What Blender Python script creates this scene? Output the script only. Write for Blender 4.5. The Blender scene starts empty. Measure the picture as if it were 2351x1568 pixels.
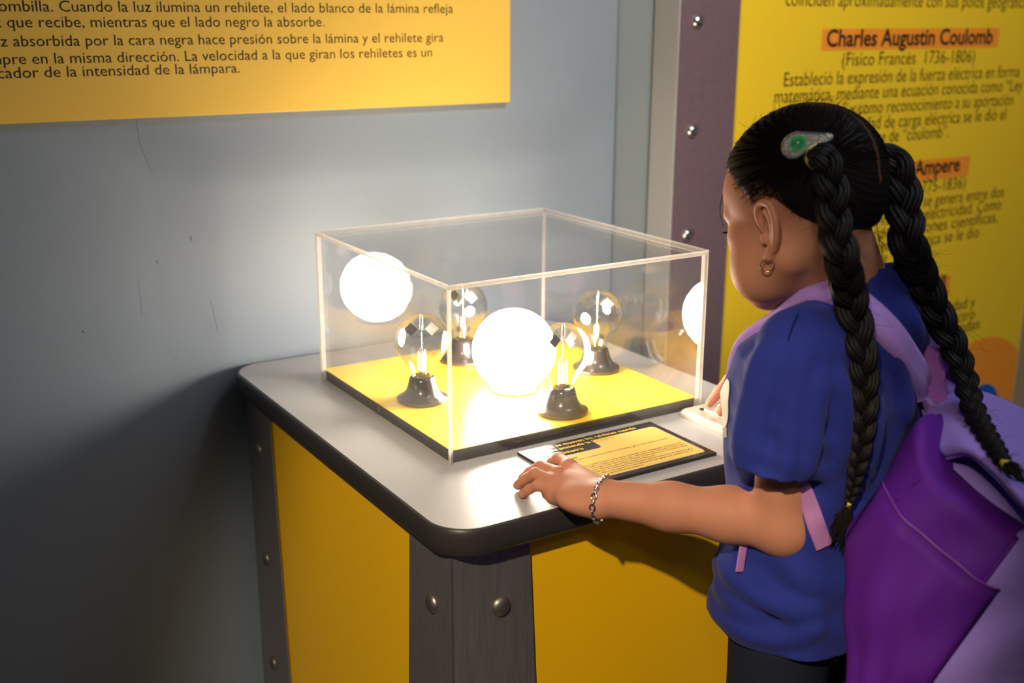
import bpy, math, random
import numpy as np
from mathutils import Vector, Matrix

SC = bpy.context.scene
COL = SC.collection
random.seed(7)
RNG = np.random.default_rng(7)
R = math.radians

# ------------------------------------------------------------------ camera
IMG_W, IMG_H, F_PX = 2351.0, 1568.0, 2625.25
YAW, PITCH, ROLL = 0.559976, 0.280324, 0.004026
CAM = np.array([-0.786534, -1.428495, 1.428551])
_f = np.array([math.sin(YAW) * math.cos(PITCH), math.cos(YAW) * math.cos(PITCH), -math.sin(PITCH)])
_r = np.array([math.cos(YAW), -math.sin(YAW), 0.0])
_u = np.cross(_r, _f)
CR = math.cos(ROLL) * _r + math.sin(ROLL) * _u
CU = -math.sin(ROLL) * _r + math.cos(ROLL) * _u
CF = _f
cam = bpy.data.cameras.new('camera')
cam_o = bpy.data.objects.new('camera', cam)
COL.objects.link(cam_o)
cam.sensor_width = 36.0
cam.sensor_fit = 'HORIZONTAL'
cam.lens = 36.0 * F_PX / IMG_W
cam.clip_start = 0.05
cam_o.matrix_world = Matrix(((CR[0], CU[0], -CF[0], CAM[0]), (CR[1], CU[1], -CF[1], CAM[1]),
                             (CR[2], CU[2], -CF[2], CAM[2]), (0, 0, 0, 1)))
cam.dof.use_dof = True
cam.dof.focus_distance = 1.72
cam.dof.aperture_fstop = 3.2
SC.camera = cam_o

# ------------------------------------------------------------------ world and lamps
world = bpy.data.worlds.new('hall_ambient')
SC.world = world
world.use_nodes = True
world.node_tree.nodes['Background'].inputs[0].default_value = (0.86, 0.92, 1.0, 1)
world.node_tree.nodes['Background'].inputs[1].default_value = 0.038

def lamp(name, kind, loc, target, energy, color, size=0.1, size_y=None, spot=None):
    d = bpy.data.lights.new(name, kind)
    d.energy = energy
    d.color = color
    if kind == 'AREA':
        d.size = size
        if size_y:
            d.shape = 'RECTANGLE'
            d.size_y = size_y
    else:
        d.shadow_soft_size = size
    if kind == 'SPOT':
        d.spot_size = spot
        d.spot_blend = 0.7
    o = bpy.data.objects.new(name, d)
    COL.objects.link(o)
    o.location = loc
    v = Vector(target) - Vector(loc)
    o.rotation_euler = v.to_track_quat('-Z', 'Y').to_euler()
    return o

# a track spot on the hall ceiling, up and to the left behind the photographer, and soft hall lights behind
lamp('track_spot', 'SPOT', (-1.75, -1.80, 2.70), (0.10, -0.10, 0.37), 380, (1.0, 0.83, 0.60), 0.03, spot=R(27.5))
lamp('girl_fill_spot', 'SPOT', (-1.55, -2.35, 2.75), (0.30, -0.42, 1.22), 70, (1.0, 0.90, 0.78), 0.25, spot=R(19))  # added fill, no known lamp: brightens the girl's head and hair clip
lamp('hall_light', 'AREA', (0.9, -1.05, 2.85), (0.6, -0.6, 0.9), 16, (0.74, 0.84, 1.0), 1.2)
lamp('panel_light', 'SPOT', (0.75, -1.0, 2.85), (1.35, 0.6, 1.35), 155, (1.0, 0.86, 0.70), 0.15, spot=R(75))

SC.view_settings.view_transform = 'Standard'
SC.view_settings.look = 'None'
SC.view_settings.exposure = 0.0
SC.view_settings.gamma = 1.0
SC.view_settings.use_curve_mapping = False
SC.cycles.transparent_max_bounces = 40
SC.cycles.max_bounces = 14
SC.cycles.glossy_bounces = 6
SC.cycles.diffuse_bounces = 5
SC.cycles.sample_clamp_indirect = 4.0
SC.cycles.blur_glossy = 0.5

# ------------------------------------------------------------------ helpers
def ray(px, py):
    return (px - IMG_W / 2) / F_PX * CR - (py - IMG_H / 2) / F_PX * CU + CF

def at(px, py, depth):
    return CAM + depth * ray(px, py)

def on_z(px, py, z):
    d = ray(px, py)
    return CAM + d * ((z - CAM[2]) / d[2])

def on_y(px, py, y):
    d = ray(px, py)
    return CAM + d * ((y - CAM[1]) / d[1])

def on_x(px, py, x):
    d = ray(px, py)
    return CAM + d * ((x - CAM[0]) / d[0])

def nrm(v):
    v = np.asarray(v, float)
    return v / max(np.linalg.norm(v), 1e-12)

# ---- materials
def mat(name, color=(0.8, 0.8, 0.8), rough=0.5, metal=0.0, spec=0.5, bump=None, vary=None, coat=0.0, sheen=0.0,
        sss=0.0, emit=None, scale_xyz=(1, 1, 1)):
    m = bpy.data.materials.new(name)
    m.use_nodes = True
    nt = m.node_tree
    b = nt.nodes['Principled BSDF']
    b.inputs['Base Color'].default_value = (*color, 1)
    b.inputs['Roughness'].default_value = rough
    b.inputs['Metallic'].default_value = metal
    b.inputs['Specular IOR Level'].default_value = spec
    b.inputs['Coat Weight'].default_value = coat
    b.inputs['Sheen Weight'].default_value = sheen
    if sss:
        b.inputs['Subsurface Weight'].default_value = sss
        b.inputs['Subsurface Radius'].default_value = (1.0, 0.35, 0.18)
        b.inputs['Subsurface Scale'].default_value = 0.008
    if emit:
        b.inputs['Emission Color'].default_value = (*emit[0], 1)
        b.inputs['Emission Strength'].default_value = emit[1]
    tc = mp = None
    if bump or vary:
        tc = nt.nodes.new('ShaderNodeTexCoord')
        mp = nt.nodes.new('ShaderNodeMapping')
        mp.inputs['Scale'].default_value = scale_xyz
        nt.links.new(tc.outputs['Object'], mp.inputs['Vector'])
    if bump:
        sc, strength, dist = bump
        n = nt.nodes.new('ShaderNodeTexNoise')
        n.inputs['Scale'].default_value = sc
        n.inputs['Detail'].default_value = 5
        nt.links.new(mp.outputs[0], n.inputs['Vector'])
        bp = nt.nodes.new('ShaderNodeBump')
        bp.inputs['Strength'].default_value = strength
        bp.inputs['Distance'].default_value = dist
        nt.links.new(n.outputs[0], bp.inputs['Height'])
        nt.links.new(bp.outputs[0], b.inputs['Normal'])
    if vary:
        sc, c2, lo, hi = vary
        n = nt.nodes.new('ShaderNodeTexNoise')
        n.inputs['Scale'].default_value = sc
        n.inputs['Detail'].default_value = 6
        nt.links.new(mp.outputs[0], n.inputs['Vector'])
        rp = nt.nodes.new('ShaderNodeValToRGB')
        rp.color_ramp.elements[0].position = lo
        rp.color_ramp.elements[1].position = hi
        rp.color_ramp.elements[0].color = (*color, 1)
        rp.color_ramp.elements[1].color = (*c2, 1)
        nt.links.new(n.outputs[0], rp.inputs[0])
        nt.links.new(rp.outputs[0], b.inputs['Base Color'])
    return m

def clear_mat(name, f0=0.04, tint=(0.985, 0.985, 0.98), rough=0.0, power=5.0, haze=0.0):
    """Clear acrylic / blown glass skin: mirror reflection by angle over straight transmission."""
    m = bpy.data.materials.new(name)
    m.use_nodes = True
    nt = m.node_tree
    nt.nodes.clear()
    N = nt.nodes.new
    out = N('ShaderNodeOutputMaterial')
    mix = N('ShaderNodeMixShader')
    tr = N('ShaderNodeBsdfTransparent')
    tr.inputs[0].default_value = (*tint, 1)
    gl = N('ShaderNodeBsdfGlossy')
    gl.inputs['Roughness'].default_value = rough
    lw = N('ShaderNodeLayerWeight')
    lw.inputs['Blend'].default_value = 0.5
    pw = N('ShaderNodeMath'); pw.operation = 'POWER'; pw.inputs[1].default_value = power
    mu = N('ShaderNodeMath'); mu.operation = 'MULTIPLY_ADD'; mu.inputs[1].default_value = 1 - f0; mu.inputs[2].default_value = f0
    L = nt.links.new
    L(lw.outputs['Facing'], pw.inputs[0]); L(pw.outputs[0], mu.inputs[0]); L(mu.outputs[0], mix.inputs[0])
    base = tr
    if haze:
        h = N('ShaderNodeMixShader'); h.inputs[0].default_value = haze
        df = N('ShaderNodeBsdfTranslucent'); df.inputs[0].default_value = (0.9, 0.9, 0.9, 1)
        L(tr.outputs[0], h.inputs[1]); L(df.outputs[0], h.inputs[2])
        base = h
    L(base.outputs[0], mix.inputs[1]); L(gl.outputs[0], mix.inputs[2]); L(mix.outputs[0], out.inputs[0])
    return m

# ---- objects
def tag(o, label=None, cat=None, group=None, kind=None):
    for k, v in (('label', label), ('category', cat), ('group', group), ('kind', kind)):
        if v:
            o[k] = v
    return o

def empty(name, loc=(0, 0, 0)):
    o = bpy.data.objects.new(name, None)
    o.empty_display_size = 0.05
    COL.objects.link(o)
    o.location = loc
    return o

def merge(*shapes):
    V, Fs, n = [], [], 0
    for v, f in shapes:
        v = np.asarray(v, float)
        V.append(v)
        Fs += [tuple(i + n for i in q) for q in f]
        n += len(v)
    return np.concatenate(V), Fs

def obj(name, shape, material, parent=None, smooth=40, bevel=0, seg=2, sub=0):
    v, f = shape
    v = np.asarray(v, float)
    me = bpy.data.meshes.new(name)
    if parent is not None:
        v = v - np.array(parent.location) if parent.parent is None else v - np.array(parent.location) - np.array(parent.parent.location)
    me.from_pydata([tuple(p) for p in v], [], [tuple(int(i) for i in q) for q in f])
    for m in (material if isinstance(material, (list, tuple)) else [material]):
        me.materials.append(m)
    me.update()
    o = bpy.data.objects.new(name, me)
    COL.objects.link(o)
    if parent is not None:
        o.parent = parent
    if smooth:
        me.polygons.foreach_set('use_smooth', [True] * len(me.polygons))
        if smooth < 180:
            me.set_sharp_from_angle(angle=R(smooth))
    if bevel:
        b = o.modifiers.new('bevel', 'BEVEL')
        b.width = bevel
        b.segments = seg
        b.limit_method = 'ANGLE'
    if sub:
        s = o.modifiers.new('sub', 'SUBSURF')
        s.levels = s.render_levels = sub
    return o

def box(lo, hi):
    x0, y0, z0 = lo
    x1, y1, z1 = hi
    v = [(x0, y0, z0), (x1, y0, z0), (x1, y1, z0), (x0, y1, z0), (x0, y0, z1), (x1, y0, z1), (x1, y1, z1), (x0, y1, z1)]
    return v, [(0, 3, 2, 1), (4, 5, 6, 7), (0, 1, 5, 4), (1, 2, 6, 5), (2, 3, 7, 6), (3, 0, 4, 7)]

def prism(poly, a, b, axis='z'):
    """extrude a 2-D outline (counter-clockwise) from a to b along an axis"""
    n = len(poly)
    def P(p, t):
        return (p[0], p[1], t) if axis == 'z' else ((p[0], t, p[1]) if axis == 'y' else (t, p[0], p[1]))
    v = [P(p, a) for p in poly] + [P(p, b) for p in poly]
    f = [tuple(range(n - 1, -1, -1)), tuple(range(n, 2 * n))] + [(i, (i + 1) % n, n + (i + 1) % n, n + i) for i in range(n)]
    if axis == 'y':
        f = [tuple(reversed(q)) for q in f]
    return v, f

def rrect(x0, y0, x1, y1, r, n=8):
    pts = []
    for cx, cy, a0 in ((x1 - r, y0 + r, -90), (x1 - r, y1 - r, 0), (x0 + r, y1 - r, 90), (x0 + r, y0 + r, 180)):
        for k in range(n + 1):
            a = R(a0 + 90 * k / n)
            pts.append((cx + r * math.cos(a), cy + r * math.sin(a)))
    return pts

def lathe(prof, n=48, c=(0, 0, 0)):
    prof = np.asarray(prof, float)
    a = np.linspace(0, 2 * math.pi, n, endpoint=False)
    v = np.stack([prof[:, None, 0] * np.cos(a), prof[:, None, 0] * np.sin(a), np.repeat(prof[:, 1:2], n, 1)], -1).reshape(-1, 3) + np.asarray(c)
    f = []
    for i in range(len(prof) - 1):
        for j in range(n):
            k = (j + 1) % n
            f.append((i * n + j, i * n + k, (i + 1) * n + k, (i + 1) * n + j))
    if prof[0, 0] > 1e-6:
        f.append(tuple(range(n - 1, -1, -1)))
    if prof[-1, 0] > 1e-6:
        f.append(tuple((len(prof) - 1) * n + j for j in range(n)))
    return v, f

def frames(P):
    P = np.asarray(P, float)
    T = np.gradient(P, axis=0)
    T /= np.linalg.norm(T, axis=1)[:, None] + 1e-12
    n = np.cross(T[0], (0, 0, 1.0))
    if np.linalg.norm(n) < 1e-3:
        n = np.cross(T[0], (1.0, 0, 0))
    n = nrm(n)
    Ns = []
    for t in T:
        n = nrm(n - t * (n @ t))
        Ns.append(n)
    Ns = np.array(Ns)
    return T, Ns, np.cross(T, Ns)

def tube(P, r, n=8, closed=False, ry=None, up=None):
    P = np.asarray(P, float)
    m = len(P)
    r = np.broadcast_to(np.asarray(r, float), (m,))
    ry = r if ry is None else np.broadcast_to(np.asarray(ry, float), (m,))
    T, N, B = frames(P)
    if up is not None:
        up = np.broadcast_to(np.asarray(up, float), (m, 3))
        B = up - T * np.sum(up * T, 1)[:, None]
        B /= np.linalg.norm(B, axis=1)[:, None] + 1e-12
        N = np.cross(B, T)
    a = np.linspace(0, 2 * math.pi, n, endpoint=False)
    v = P[:, None] + N[:, None] * (r[:, None] * np.cos(a))[..., None] + B[:, None] * (ry[:, None] * np.sin(a))[..., None]
    f = []
    for i in range(m if closed else m - 1):
        i2 = (i + 1) % m
        for j in range(n):
            k = (j + 1) % n
            f.append((i * n + j, i * n + k, i2 * n + k, i2 * n + j))
    if not closed:
        f += [tuple(range(n - 1, -1, -1)), tuple((m - 1) * n + j for j in range(n))]
    return v.reshape(-1, 3), f

def spline(pts, n=40):
    """Catmull-Rom through the given points"""
    P = np.asarray(pts, float)
    P = np.concatenate([[2 * P[0] - P[1]], P, [2 * P[-1] - P[-2]]])
    out = []
    segs = len(P) - 3
    for t in np.linspace(0, segs, n):
        i = min(int(t), segs - 1)
        u = t - i
        a, b, c, d = P[i:i + 4]
        out.append(0.5 * (2 * b + (c - a) * u + (2 * a - 5 * b + 4 * c - d) * u * u + (3 * b - a - 3 * c + d) * u ** 3))
    return np.array(out)

def xform(shape, M):
    v, f = shape
    v = np.asarray(v, float)
    M = np.asarray(M, float)
    return v @ M[:3, :3].T + M[:3, 3], f

def basis(o, x, y, z):
    M = np.eye(4)
    M[:3, 0], M[:3, 1], M[:3, 2], M[:3, 3] = x, y, z, o
    return M

# ---- lettering: a flat mesh of one line, its baseline running from a to b
def text_line(s, a, b, normal, height, bold=-0.006, shear=0.0):
    c = bpy.data.curves.new('line', 'FONT')
    c.body = s
    c.size = 1.0
    c.offset = bold
    c.shear = shear
    c.resolution_u = 3
    o = bpy.data.objects.new('line', c)
    COL.objects.link(o)
    dg = bpy.context.evaluated_depsgraph_get()
    me = bpy.data.meshes.new_from_object(o.evaluated_get(dg))
    v = np.array([p.co[:] for p in me.vertices])
    f = [tuple(p.vertices) for p in me.polygons]
    bpy.data.objects.remove(o)
    bpy.data.curves.remove(c)
    bpy.data.meshes.remove(me)
    a, b = np.asarray(a, float), np.asarray(b, float)
    w = v[:, 0].max() - v[:, 0].min()
    x = nrm(b - a)
    n = nrm(normal)
    y = np.cross(n, x)
    q = a + np.outer((v[:, 0] - v[:, 0].min()) * np.linalg.norm(b - a) / w, x) + np.outer(v[:, 1] * height, y)
    return q, f

# ------------------------------------------------------------------ shared materials
M_wall = mat('blue_grey_wall_paint', (0.196, 0.242, 0.300), 0.55, spec=0.3, bump=(180, 0.12, 0.002), vary=(1.3, (0.211, 0.255, 0.311), 0.3, 0.7))
M_wall2 = mat('grey_green_wall', (0.19, 0.225, 0.24), 0.5, spec=0.3, bump=(180, 0.1, 0.002))  # wall right of the step, greyer and slightly darker
M_floor = mat('grey_floor_vinyl', (0.20, 0.19, 0.18), 0.45, bump=(60, 0.1, 0.001), vary=(4, (0.24, 0.23, 0.21), 0.35, 0.65))
M_ceil = mat('dark_ceiling_paint', (0.16, 0.16, 0.17), 0.9)
M_yellow = mat('yellow_laminate', (0.90, 0.50, 0.004), 0.38, spec=0.4, bump=(400, 0.03, 0.0005))
M_board = mat('yellow_board_laminate', (0.86, 0.56, 0.012), 0.31, spec=0.7)
M_poster = mat('amber_poster_vinyl', (0.73, 0.47, 0.078), 0.45, spec=0.3)
M_panel = mat('lemon_poster_vinyl', (0.82, 0.57, 0.025), 0.42, spec=0.3)
M_orange = mat('orange_print', (0.86, 0.30, 0.03), 0.45, spec=0.3)
M_blue = mat('blue_print', (0.005, 0.11, 0.50), 0.4)
M_ink = mat('dark_brown_ink', (0.018, 0.010, 0.008), 0.5)
M_top = mat('grey_table_laminate', (0.40, 0.40, 0.41), 0.28, spec=0.45, bump=(500, 0.04, 0.0004), vary=(3, (0.42, 0.415, 0.41), 0.3, 0.7))
M_edge = mat('black_edge_moulding', (0.034, 0.029, 0.028), 0.4, spec=0.45, bump=(120, 0.05, 0.0006))
M_steel = mat('brushed_grey_steel', (0.34, 0.32, 0.33), 0.42, metal=0.75, bump=(90, 0.15, 0.0006), scale_xyz=(6, 6, 0.4), vary=(40, (0.27, 0.25, 0.26), 0.3, 0.7))
M_purple = mat('mauve_painted_steel', (0.23, 0.15, 0.185), 0.45, metal=0.35, bump=(160, 0.2, 0.0006), vary=(60, (0.20, 0.14, 0.165), 0.35, 0.65))
M_side = mat('pale_grey_steel', (0.50, 0.49, 0.47), 0.45, metal=0.4, bump=(90, 0.1, 0.0006), scale_xyz=(6, 6, 0.5))
M_bolt = mat('zinc_bolt', (0.62, 0.63, 0.64), 0.28, metal=1.0, bump=(160, 0.25, 0.001))
M_oldbolt = mat('worn_bolt', (0.28, 0.25, 0.22), 0.42, metal=0.9, bump=(160, 0.3, 0.001))
M_black = mat('black_bakelite', (0.022, 0.018, 0.016), 0.2, spec=0.6, bump=(300, 0.08, 0.0005))
M_acr = clear_mat('clear_acrylic', 0.06, (0.985, 0.985, 0.985), power=4.2, haze=0.006)
M_glass = clear_mat('thin_bulb_glass', 0.06, (0.98, 0.985, 0.965), power=1.9)
M_glasst = clear_mat('thick_glass_stem', 0.14, (0.95, 0.95, 0.93), power=2.4)
M_globe = mat('lit_opal_globe', (0.9, 0.9, 0.9), 0.3, emit=((1.0, 0.85, 0.69), 105.0))
M_white = mat('ivory_switch_plastic', (0.50, 0.46, 0.38), 0.3, spec=0.5)
M_wbright = mat('white_rocker_plastic', (0.56, 0.53, 0.47), 0.25)
M_vblack = mat('soot_black_vane', (0.006, 0.006, 0.006), 0.8)
M_vwhite = mat('white_vane', (0.85, 0.85, 0.85), 0.4)
M_wire = mat('silver_wire', (0.7, 0.7, 0.7), 0.3, metal=1.0)
M_plqblack = mat('plaque_black_print', (0.022, 0.019, 0.018), 0.25, spec=0.5)
M_plqyel = mat('plaque_amber_print', (0.74, 0.50, 0.12), 0.25, spec=0.5)
M_gold = mat('plaque_gold_lettering', (0.75, 0.50, 0.05), 0.35)
M_grey = mat('grey_outline_print', (0.35, 0.34, 0.40), 0.4)

def frost():
    m = bpy.data.materials.new('frosted_acrylic_edge')
    m.use_nodes = True
    nt = m.node_tree
    nt.nodes.clear()
    N, L = nt.nodes.new, nt.links.new
    out = N('ShaderNodeOutputMaterial')
    d = N('ShaderNodeBsdfDiffuse'); d.inputs[0].default_value = (0.72, 0.68, 0.62, 1)
    t = N('ShaderNodeBsdfTranslucent'); t.inputs[0].default_value = (0.72, 0.68, 0.62, 1)
    p = N('ShaderNodeBsdfTransparent')
    a = N('ShaderNodeMixShader'); a.inputs[0].default_value = 0.5
    b = N('ShaderNodeMixShader')
    ns = N('ShaderNodeTexNoise'); ns.inputs['Scale'].default_value = 60
    tc = N('ShaderNodeTexCoord')
    mr = N('ShaderNodeMapRange'); mr.inputs[3].default_value = 0.1; mr.inputs[4].default_value = 0.45
    L(tc.outputs['Object'], ns.inputs['Vector']); L(ns.outputs[0], mr.inputs[0]); L(mr.outputs[0], b.inputs[0])
    L(d.outputs[0], a.inputs[1]); L(t.outputs[0], a.inputs[2]); L(a.outputs[0], b.inputs[1]); L(p.outputs[0], b.inputs[2]); L(b.outputs[0], out.inputs[0])
    return m
M_frost = frost()

# ------------------------------------------------------------------ the hall
WALL_Y = 0.69
TOP = 0.76
def struct(name, shape, m, **k):
    return tag(obj(name, shape, m, smooth=0, **k), kind='structure')

struct('floor', box((-4.5, -4.5, -0.18), (5.5, 2.0, -0.08)), M_floor)
struct('wall_back', box((-4.5, WALL_Y, -0.08), (0.816, WALL_Y + 0.15, 3.0)), M_wall, bevel=0.002)
struct('wall_recess', box((0.816, WALL_Y + 0.018, -0.08), (5.5, WALL_Y + 0.15, 3.0)), M_wall2)
struct('ceiling', box((-4.5, -4.5, 3.0), (5.5, 2.0, 3.1)), M_ceil)

wall = bpy.data.objects['wall_back']
for pix, r_ in (([(312, 270), (322, 330), (336, 365), (352, 398)], 0.0004), ([(318, 636), (322, 680), (327, 724)], 0.0004), ([(438, 543), (441, 552)], 0.0012), ([(361, 598), (363, 604)], 0.0014), ([(190, 760), (200, 763)], 0.0013), ([(484, 690), (492, 720), (500, 762)], 0.0005), ([(404, 823), (406, 825)], 0.0012)):
    P_ = spline([on_y(x, y, WALL_Y - 0.0001) for x, y in pix], 10)
    obj('paint_run', tube(P_, r_, 6), M_wall, wall, smooth=180)
# ------------------------------------------------------------------ amber poster on the wall
PY = 0.675
c0, c1 = on_y(1171.5, 242, PY), on_y(0, 276, PY)
pz = 0.5 * (c0[2] + c1[2])
poster = tag(empty('information_poster', (0.0, PY, pz)), 'amber poster with dark Spanish text about the rehilete, hung on the blue-grey wall', 'poster')
obj('poster_board', box((-0.98, PY, pz), (c0[0], WALL_Y - 0.001, pz + 0.62)), M_poster, poster, smooth=0, bevel=0.0015)
lines = [('de la bombilla. Cuando la luz ilumina un rehilete, el lado blanco de la lámina refleja', None, 1040, 30),
         ('la luz que recibe, mientras que el lado negro la absorbe.', None, 745, 61),
         ('La luz absorbida por la cara negra hace presión sobre la lámina y el rehilete gira', None, 1018, 96),
         ('siempre en la misma dirección. La velocidad a la que giran los rehiletes es un', None, 992, 130),
         ('indicador de la intensidad de la lámpara.', None, 551, 167)]
TX0 = on_y(-75, 100, PY)[0]
shp = []
for s, _, rx, ry in lines:
    e = on_y(rx, ry, PY - 0.0006)
    x0 = TX0 if not s.startswith('de la b') else on_y(-118, 20, PY)[0]
    shp.append(text_line(s, (x0, PY - 0.0006, e[2]), e, (0, -1, 0), 0.0262))
extra = ['El radiómetro tiene unas veletas muy delgadas pintadas de', 'un lado de blanco y del otro de negro, colocadas dentro de']
for k, s in enumerate(extra):
    zz = on_y(1040, 30, PY)[2] + 0.034 * (k + 1)
    shp.append(text_line(s, (TX0, PY - 0.0006, zz), (0.28 - 0.05 * k, PY - 0.0006, zz), (0, -1, 0), 0.0262))
obj('lettering', merge(*shp), M_ink, poster, smooth=0)

# ------------------------------------------------------------------ lemon exhibit panel in its steel frame, right
QY = 0.615
panel = tag(empty('information_stand', (1.6, QY, -0.08)), 'tall lemon-yellow panel of Spanish text on physicists in a bolted mauve steel frame', 'display panel')
FX0, FX1, PX1 = 0.930, 1.112, 2.352
obj('frame_post', box((FX0 + 0.002, QY, -0.08), (FX1, QY + 0.004, 2.2)), M_purple, panel, smooth=0, bevel=0.001)
obj('frame_side', box((FX0, QY - 0.0005, -0.08), (FX0 + 0.004, WALL_Y + 0.012, 2.2)), M_side, panel, smooth=0, bevel=0.001)
obj('frame_post', box((PX1 - 0.004, QY - 0.001, -0.08), (PX1 + 0.15, QY + 0.004, 2.2)), mat('beige_painted_steel', (0.36, 0.28, 0.17), 0.5), panel, smooth=0, bevel=0.001)
obj('panel_board', box((FX1 - 0.02, QY + 0.0045, 0.05), (PX1, QY + 0.02, 2.2)), M_panel, panel, smooth=0)
QF = QY + 0.0045
def bolt(c, n, r, h, m, parent, name='bolt'):
    n = nrm(n)
    t = nrm(np.cross(n, (0.3, 0.2, 1)))
    prof = [(r * 1.0, 0.0), (r * 1.02, h * 0.12), (r * 0.96, h * 0.35), (r * 0.82, h * 0.62), (r * 0.58, h * 0.85), (r * 0.3, h * 0.97), (r * 0.14, h), (0, h)]
    prof = prof if m is M_oldbolt else prof[:-2] + [(r * 0.22, h * 1.0), (r * 0.2, h * 0.9), (0, h * 0.88)]
    s = xform(lathe(prof, 28), basis(np.asarray(c, float), t, np.cross(n, t), n))
    return obj(name, s, m, parent)
for z in (1.895, 1.652, 1.4097, 1.1662, 0.923, 0.68, 0.437, 0.194):
    bolt((0.984 if z > 1.3 else 0.9828, QY, z), (0, -1, 0), 0.0145, 0.010, M_bolt, panel)
def flat(poly, y):
    return [(p[0], y, p[1]) for p in poly], [tuple(range(len(poly)))]
def ppoly(pix, y):
    q = [on_y(a, b, y) for a, b in pix]
    return [(p[0], p[2]) for p in q]
def circ(cx, cz, r, n=64):
    return [(cx + r * math.cos(2 * math.pi * k / n), cz + r * math.sin(2 * math.pi * k / n)) for k in range(n)]
def bar(name, x0, x1, z0, z1, m, off=0.0004):
    obj(name, flat([(x0, z0), (x1, z0), (x1, z1), (x0, z1)], QF - off), m, panel, smooth=0)
def hx(px, py):
    p = on_y(px, py, QF)
    return p[0], p[2]
a, b = hx(1888, 67), hx(2290, 108)
bar('heading_strip', a[0], b[0], b[1] - 0.001, a[1] + 0.001, M_orange)
a, b = hx(2228, 357), hx(2226, 403)
bar('heading_strip', 2 * 1.70 - a[0], a[0], b[1], a[1], M_orange)
a, b = hx(2183, 632), hx(2178, 682)
bar('heading_strip', 2 * 1.70 - a[0] - 0.05, a[0], b[1], a[1], M_orange)
cx, cz = hx(2262, 775)
cx2, _ = hx(2351, 900)
oc = [(x, z) for x, z in circ(cx, cz - 0.26, 0.26) if True]
oc = [(min(x, PX1 - 0.005), z) for x, z in oc]
obj('orange_disc', flat(oc, QF - 0.0004), M_orange, panel, smooth=0)
bx, bz = hx(2258, 882)
obj('blue_disc', flat(circ(bx, bz - 0.085, 0.085), QF - 0.0008), M_blue, panel, smooth=0)

def pl(s, xl, yl, xr, yr, h, bold=-0.006):
    p, q = on_y(xl, yl, QF - 0.001), on_y(xr, yr, QF - 0.001)
    z = 0.5 * (p[2] + q[2])
    p[2] = q[2] = z
    return text_line(s, p, q, (0, -1, 0), h, bold)
HB = 0.048
heads = [o for o in panel.children if o.name.startswith('heading_strip')]
obj('lettering', merge(pl('coinciden aproximadamente con sus polos geográficos.', 1804, 15, 2372, 17, HB)), M_ink, panel, smooth=0)
obj('lettering', merge(pl('(Físico Francés  1736-1806)', 1933, 151, 2237, 143, HB),
    pl('Estableció la expresión de la fuerza eléctrica en forma', 1800, 194, 2340, 180, HB),
    pl('matemática, mediante una ecuación conocida como “Ley', 1778, 232, 2346, 212, HB),
    pl('de Coulomb” y como reconocimiento a su aportación', 1796, 268, 2325, 245, HB),
    pl('la unidad de carga eléctrica se le dió el', 1928, 298, 2308, 277, HB),
    pl('nombre de “coulomb”.', 1955, 329, 2176, 318, HB)), M_ink, panel, smooth=0)
obj('lettering', merge(pl('(Físico Francés  1775-1836)', 1925, 458, 2215, 438, HB),
    pl('Formuló la ley de la fuerza que se genera entre dos', 1775, 508, 2303, 460, HB),
    pl('conductores con corriente de electricidad. Como', 1790, 540, 2297, 488, HB),
    pl('homenaje a sus contribuciones científicas,', 1800, 565, 2288, 522, HB),
    pl('a la unidad de corriente eléctrica se le dio', 1800, 600, 2245, 555, HB),
    pl('el nombre de “ampere”.', 1900, 618, 2140, 594, HB)), M_ink, panel, smooth=0)
obj('lettering', merge(pl('Unificó en una sola teoría la electricidad y', 1780, 772, 2235, 724, HB),
    pl('el magnetismo y anticipó que el electro', 1800, 800, 2235, 751, HB),
    pl('dinamismo viaja por medio de ondas', 1800, 824, 2245, 777, HB)), M_ink, panel, smooth=0)
obj('heading_lettering', pl('Charles Augustin Coulomb', 1897, 107, 2278, 100, 0.058, 0.022), M_ink, heads[0], smooth=0)
obj('heading_lettering', pl('André-Marie Ampere', 1912, 418, 2202, 396, 0.058, 0.022), M_ink, heads[1], smooth=0)
obj('heading_lettering', pl('James Clerk Maxwell', 1890, 700, 2168, 672, 0.058, 0.022), M_ink, heads[2], smooth=0)

# ------------------------------------------------------------------ exhibit table
TX0_, TX1_, TY0_, TY1_ = -0.1194, 0.617, -0.2088, 0.669
table = tag(empty('exhibit_table', (0.25, 0.23, -0.08)), 'grey-topped exhibit table with black rounded edge, bolted steel legs and yellow side panels', 'table')
obj('tabletop', prism(rrect(TX0_, TY0_, TX1_, TY1_, 0.058, 12), TOP - 0.006, TOP), M_top, table, smooth=50)
# black moulding: a profile swept round the outline
prof = [(0.0, -0.0005), (0.0035, -0.0012), (0.0055, -0.004), (0.0062, -0.012), (0.0062, -0.028), (0.004, -0.037), (-0.001, -0.0425), (-0.008, -0.044), (-0.06, -0.044), (-0.06, -0.0065), (-0.0015, -0.0065)]
out = rrect(TX0_, TY0_, TX1_, TY1_, 0.058, 12)
nO = len(out)
OV = np.array(out)
Tn = np.roll(OV, -1, 0) - np.roll(OV, 1, 0)
Nn = np.stack([Tn[:, 1], -Tn[:, 0]], 1)
Nn /= np.linalg.norm(Nn, axis=1)[:, None]
v = []
for d, z in prof:
    v += [(p[0] + n[0] * d, p[1] + n[1] * d, TOP + z) for p, n in zip(OV, Nn)]
k = len(prof)
f = [(i * nO + j, i * nO + (j + 1) % nO, ((i + 1) % k) * nO + (j + 1) % nO, ((i + 1) % k) * nO + j) for i in range(k) for j in range(nO)]
f = [tuple(reversed(q)) for q in f]
obj('edge_moulding', (v, f), M_edge, table, smooth=35)
LX0, LX1, LY0, LY1 = -0.1, 0.597, -0.180, 0.650
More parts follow.
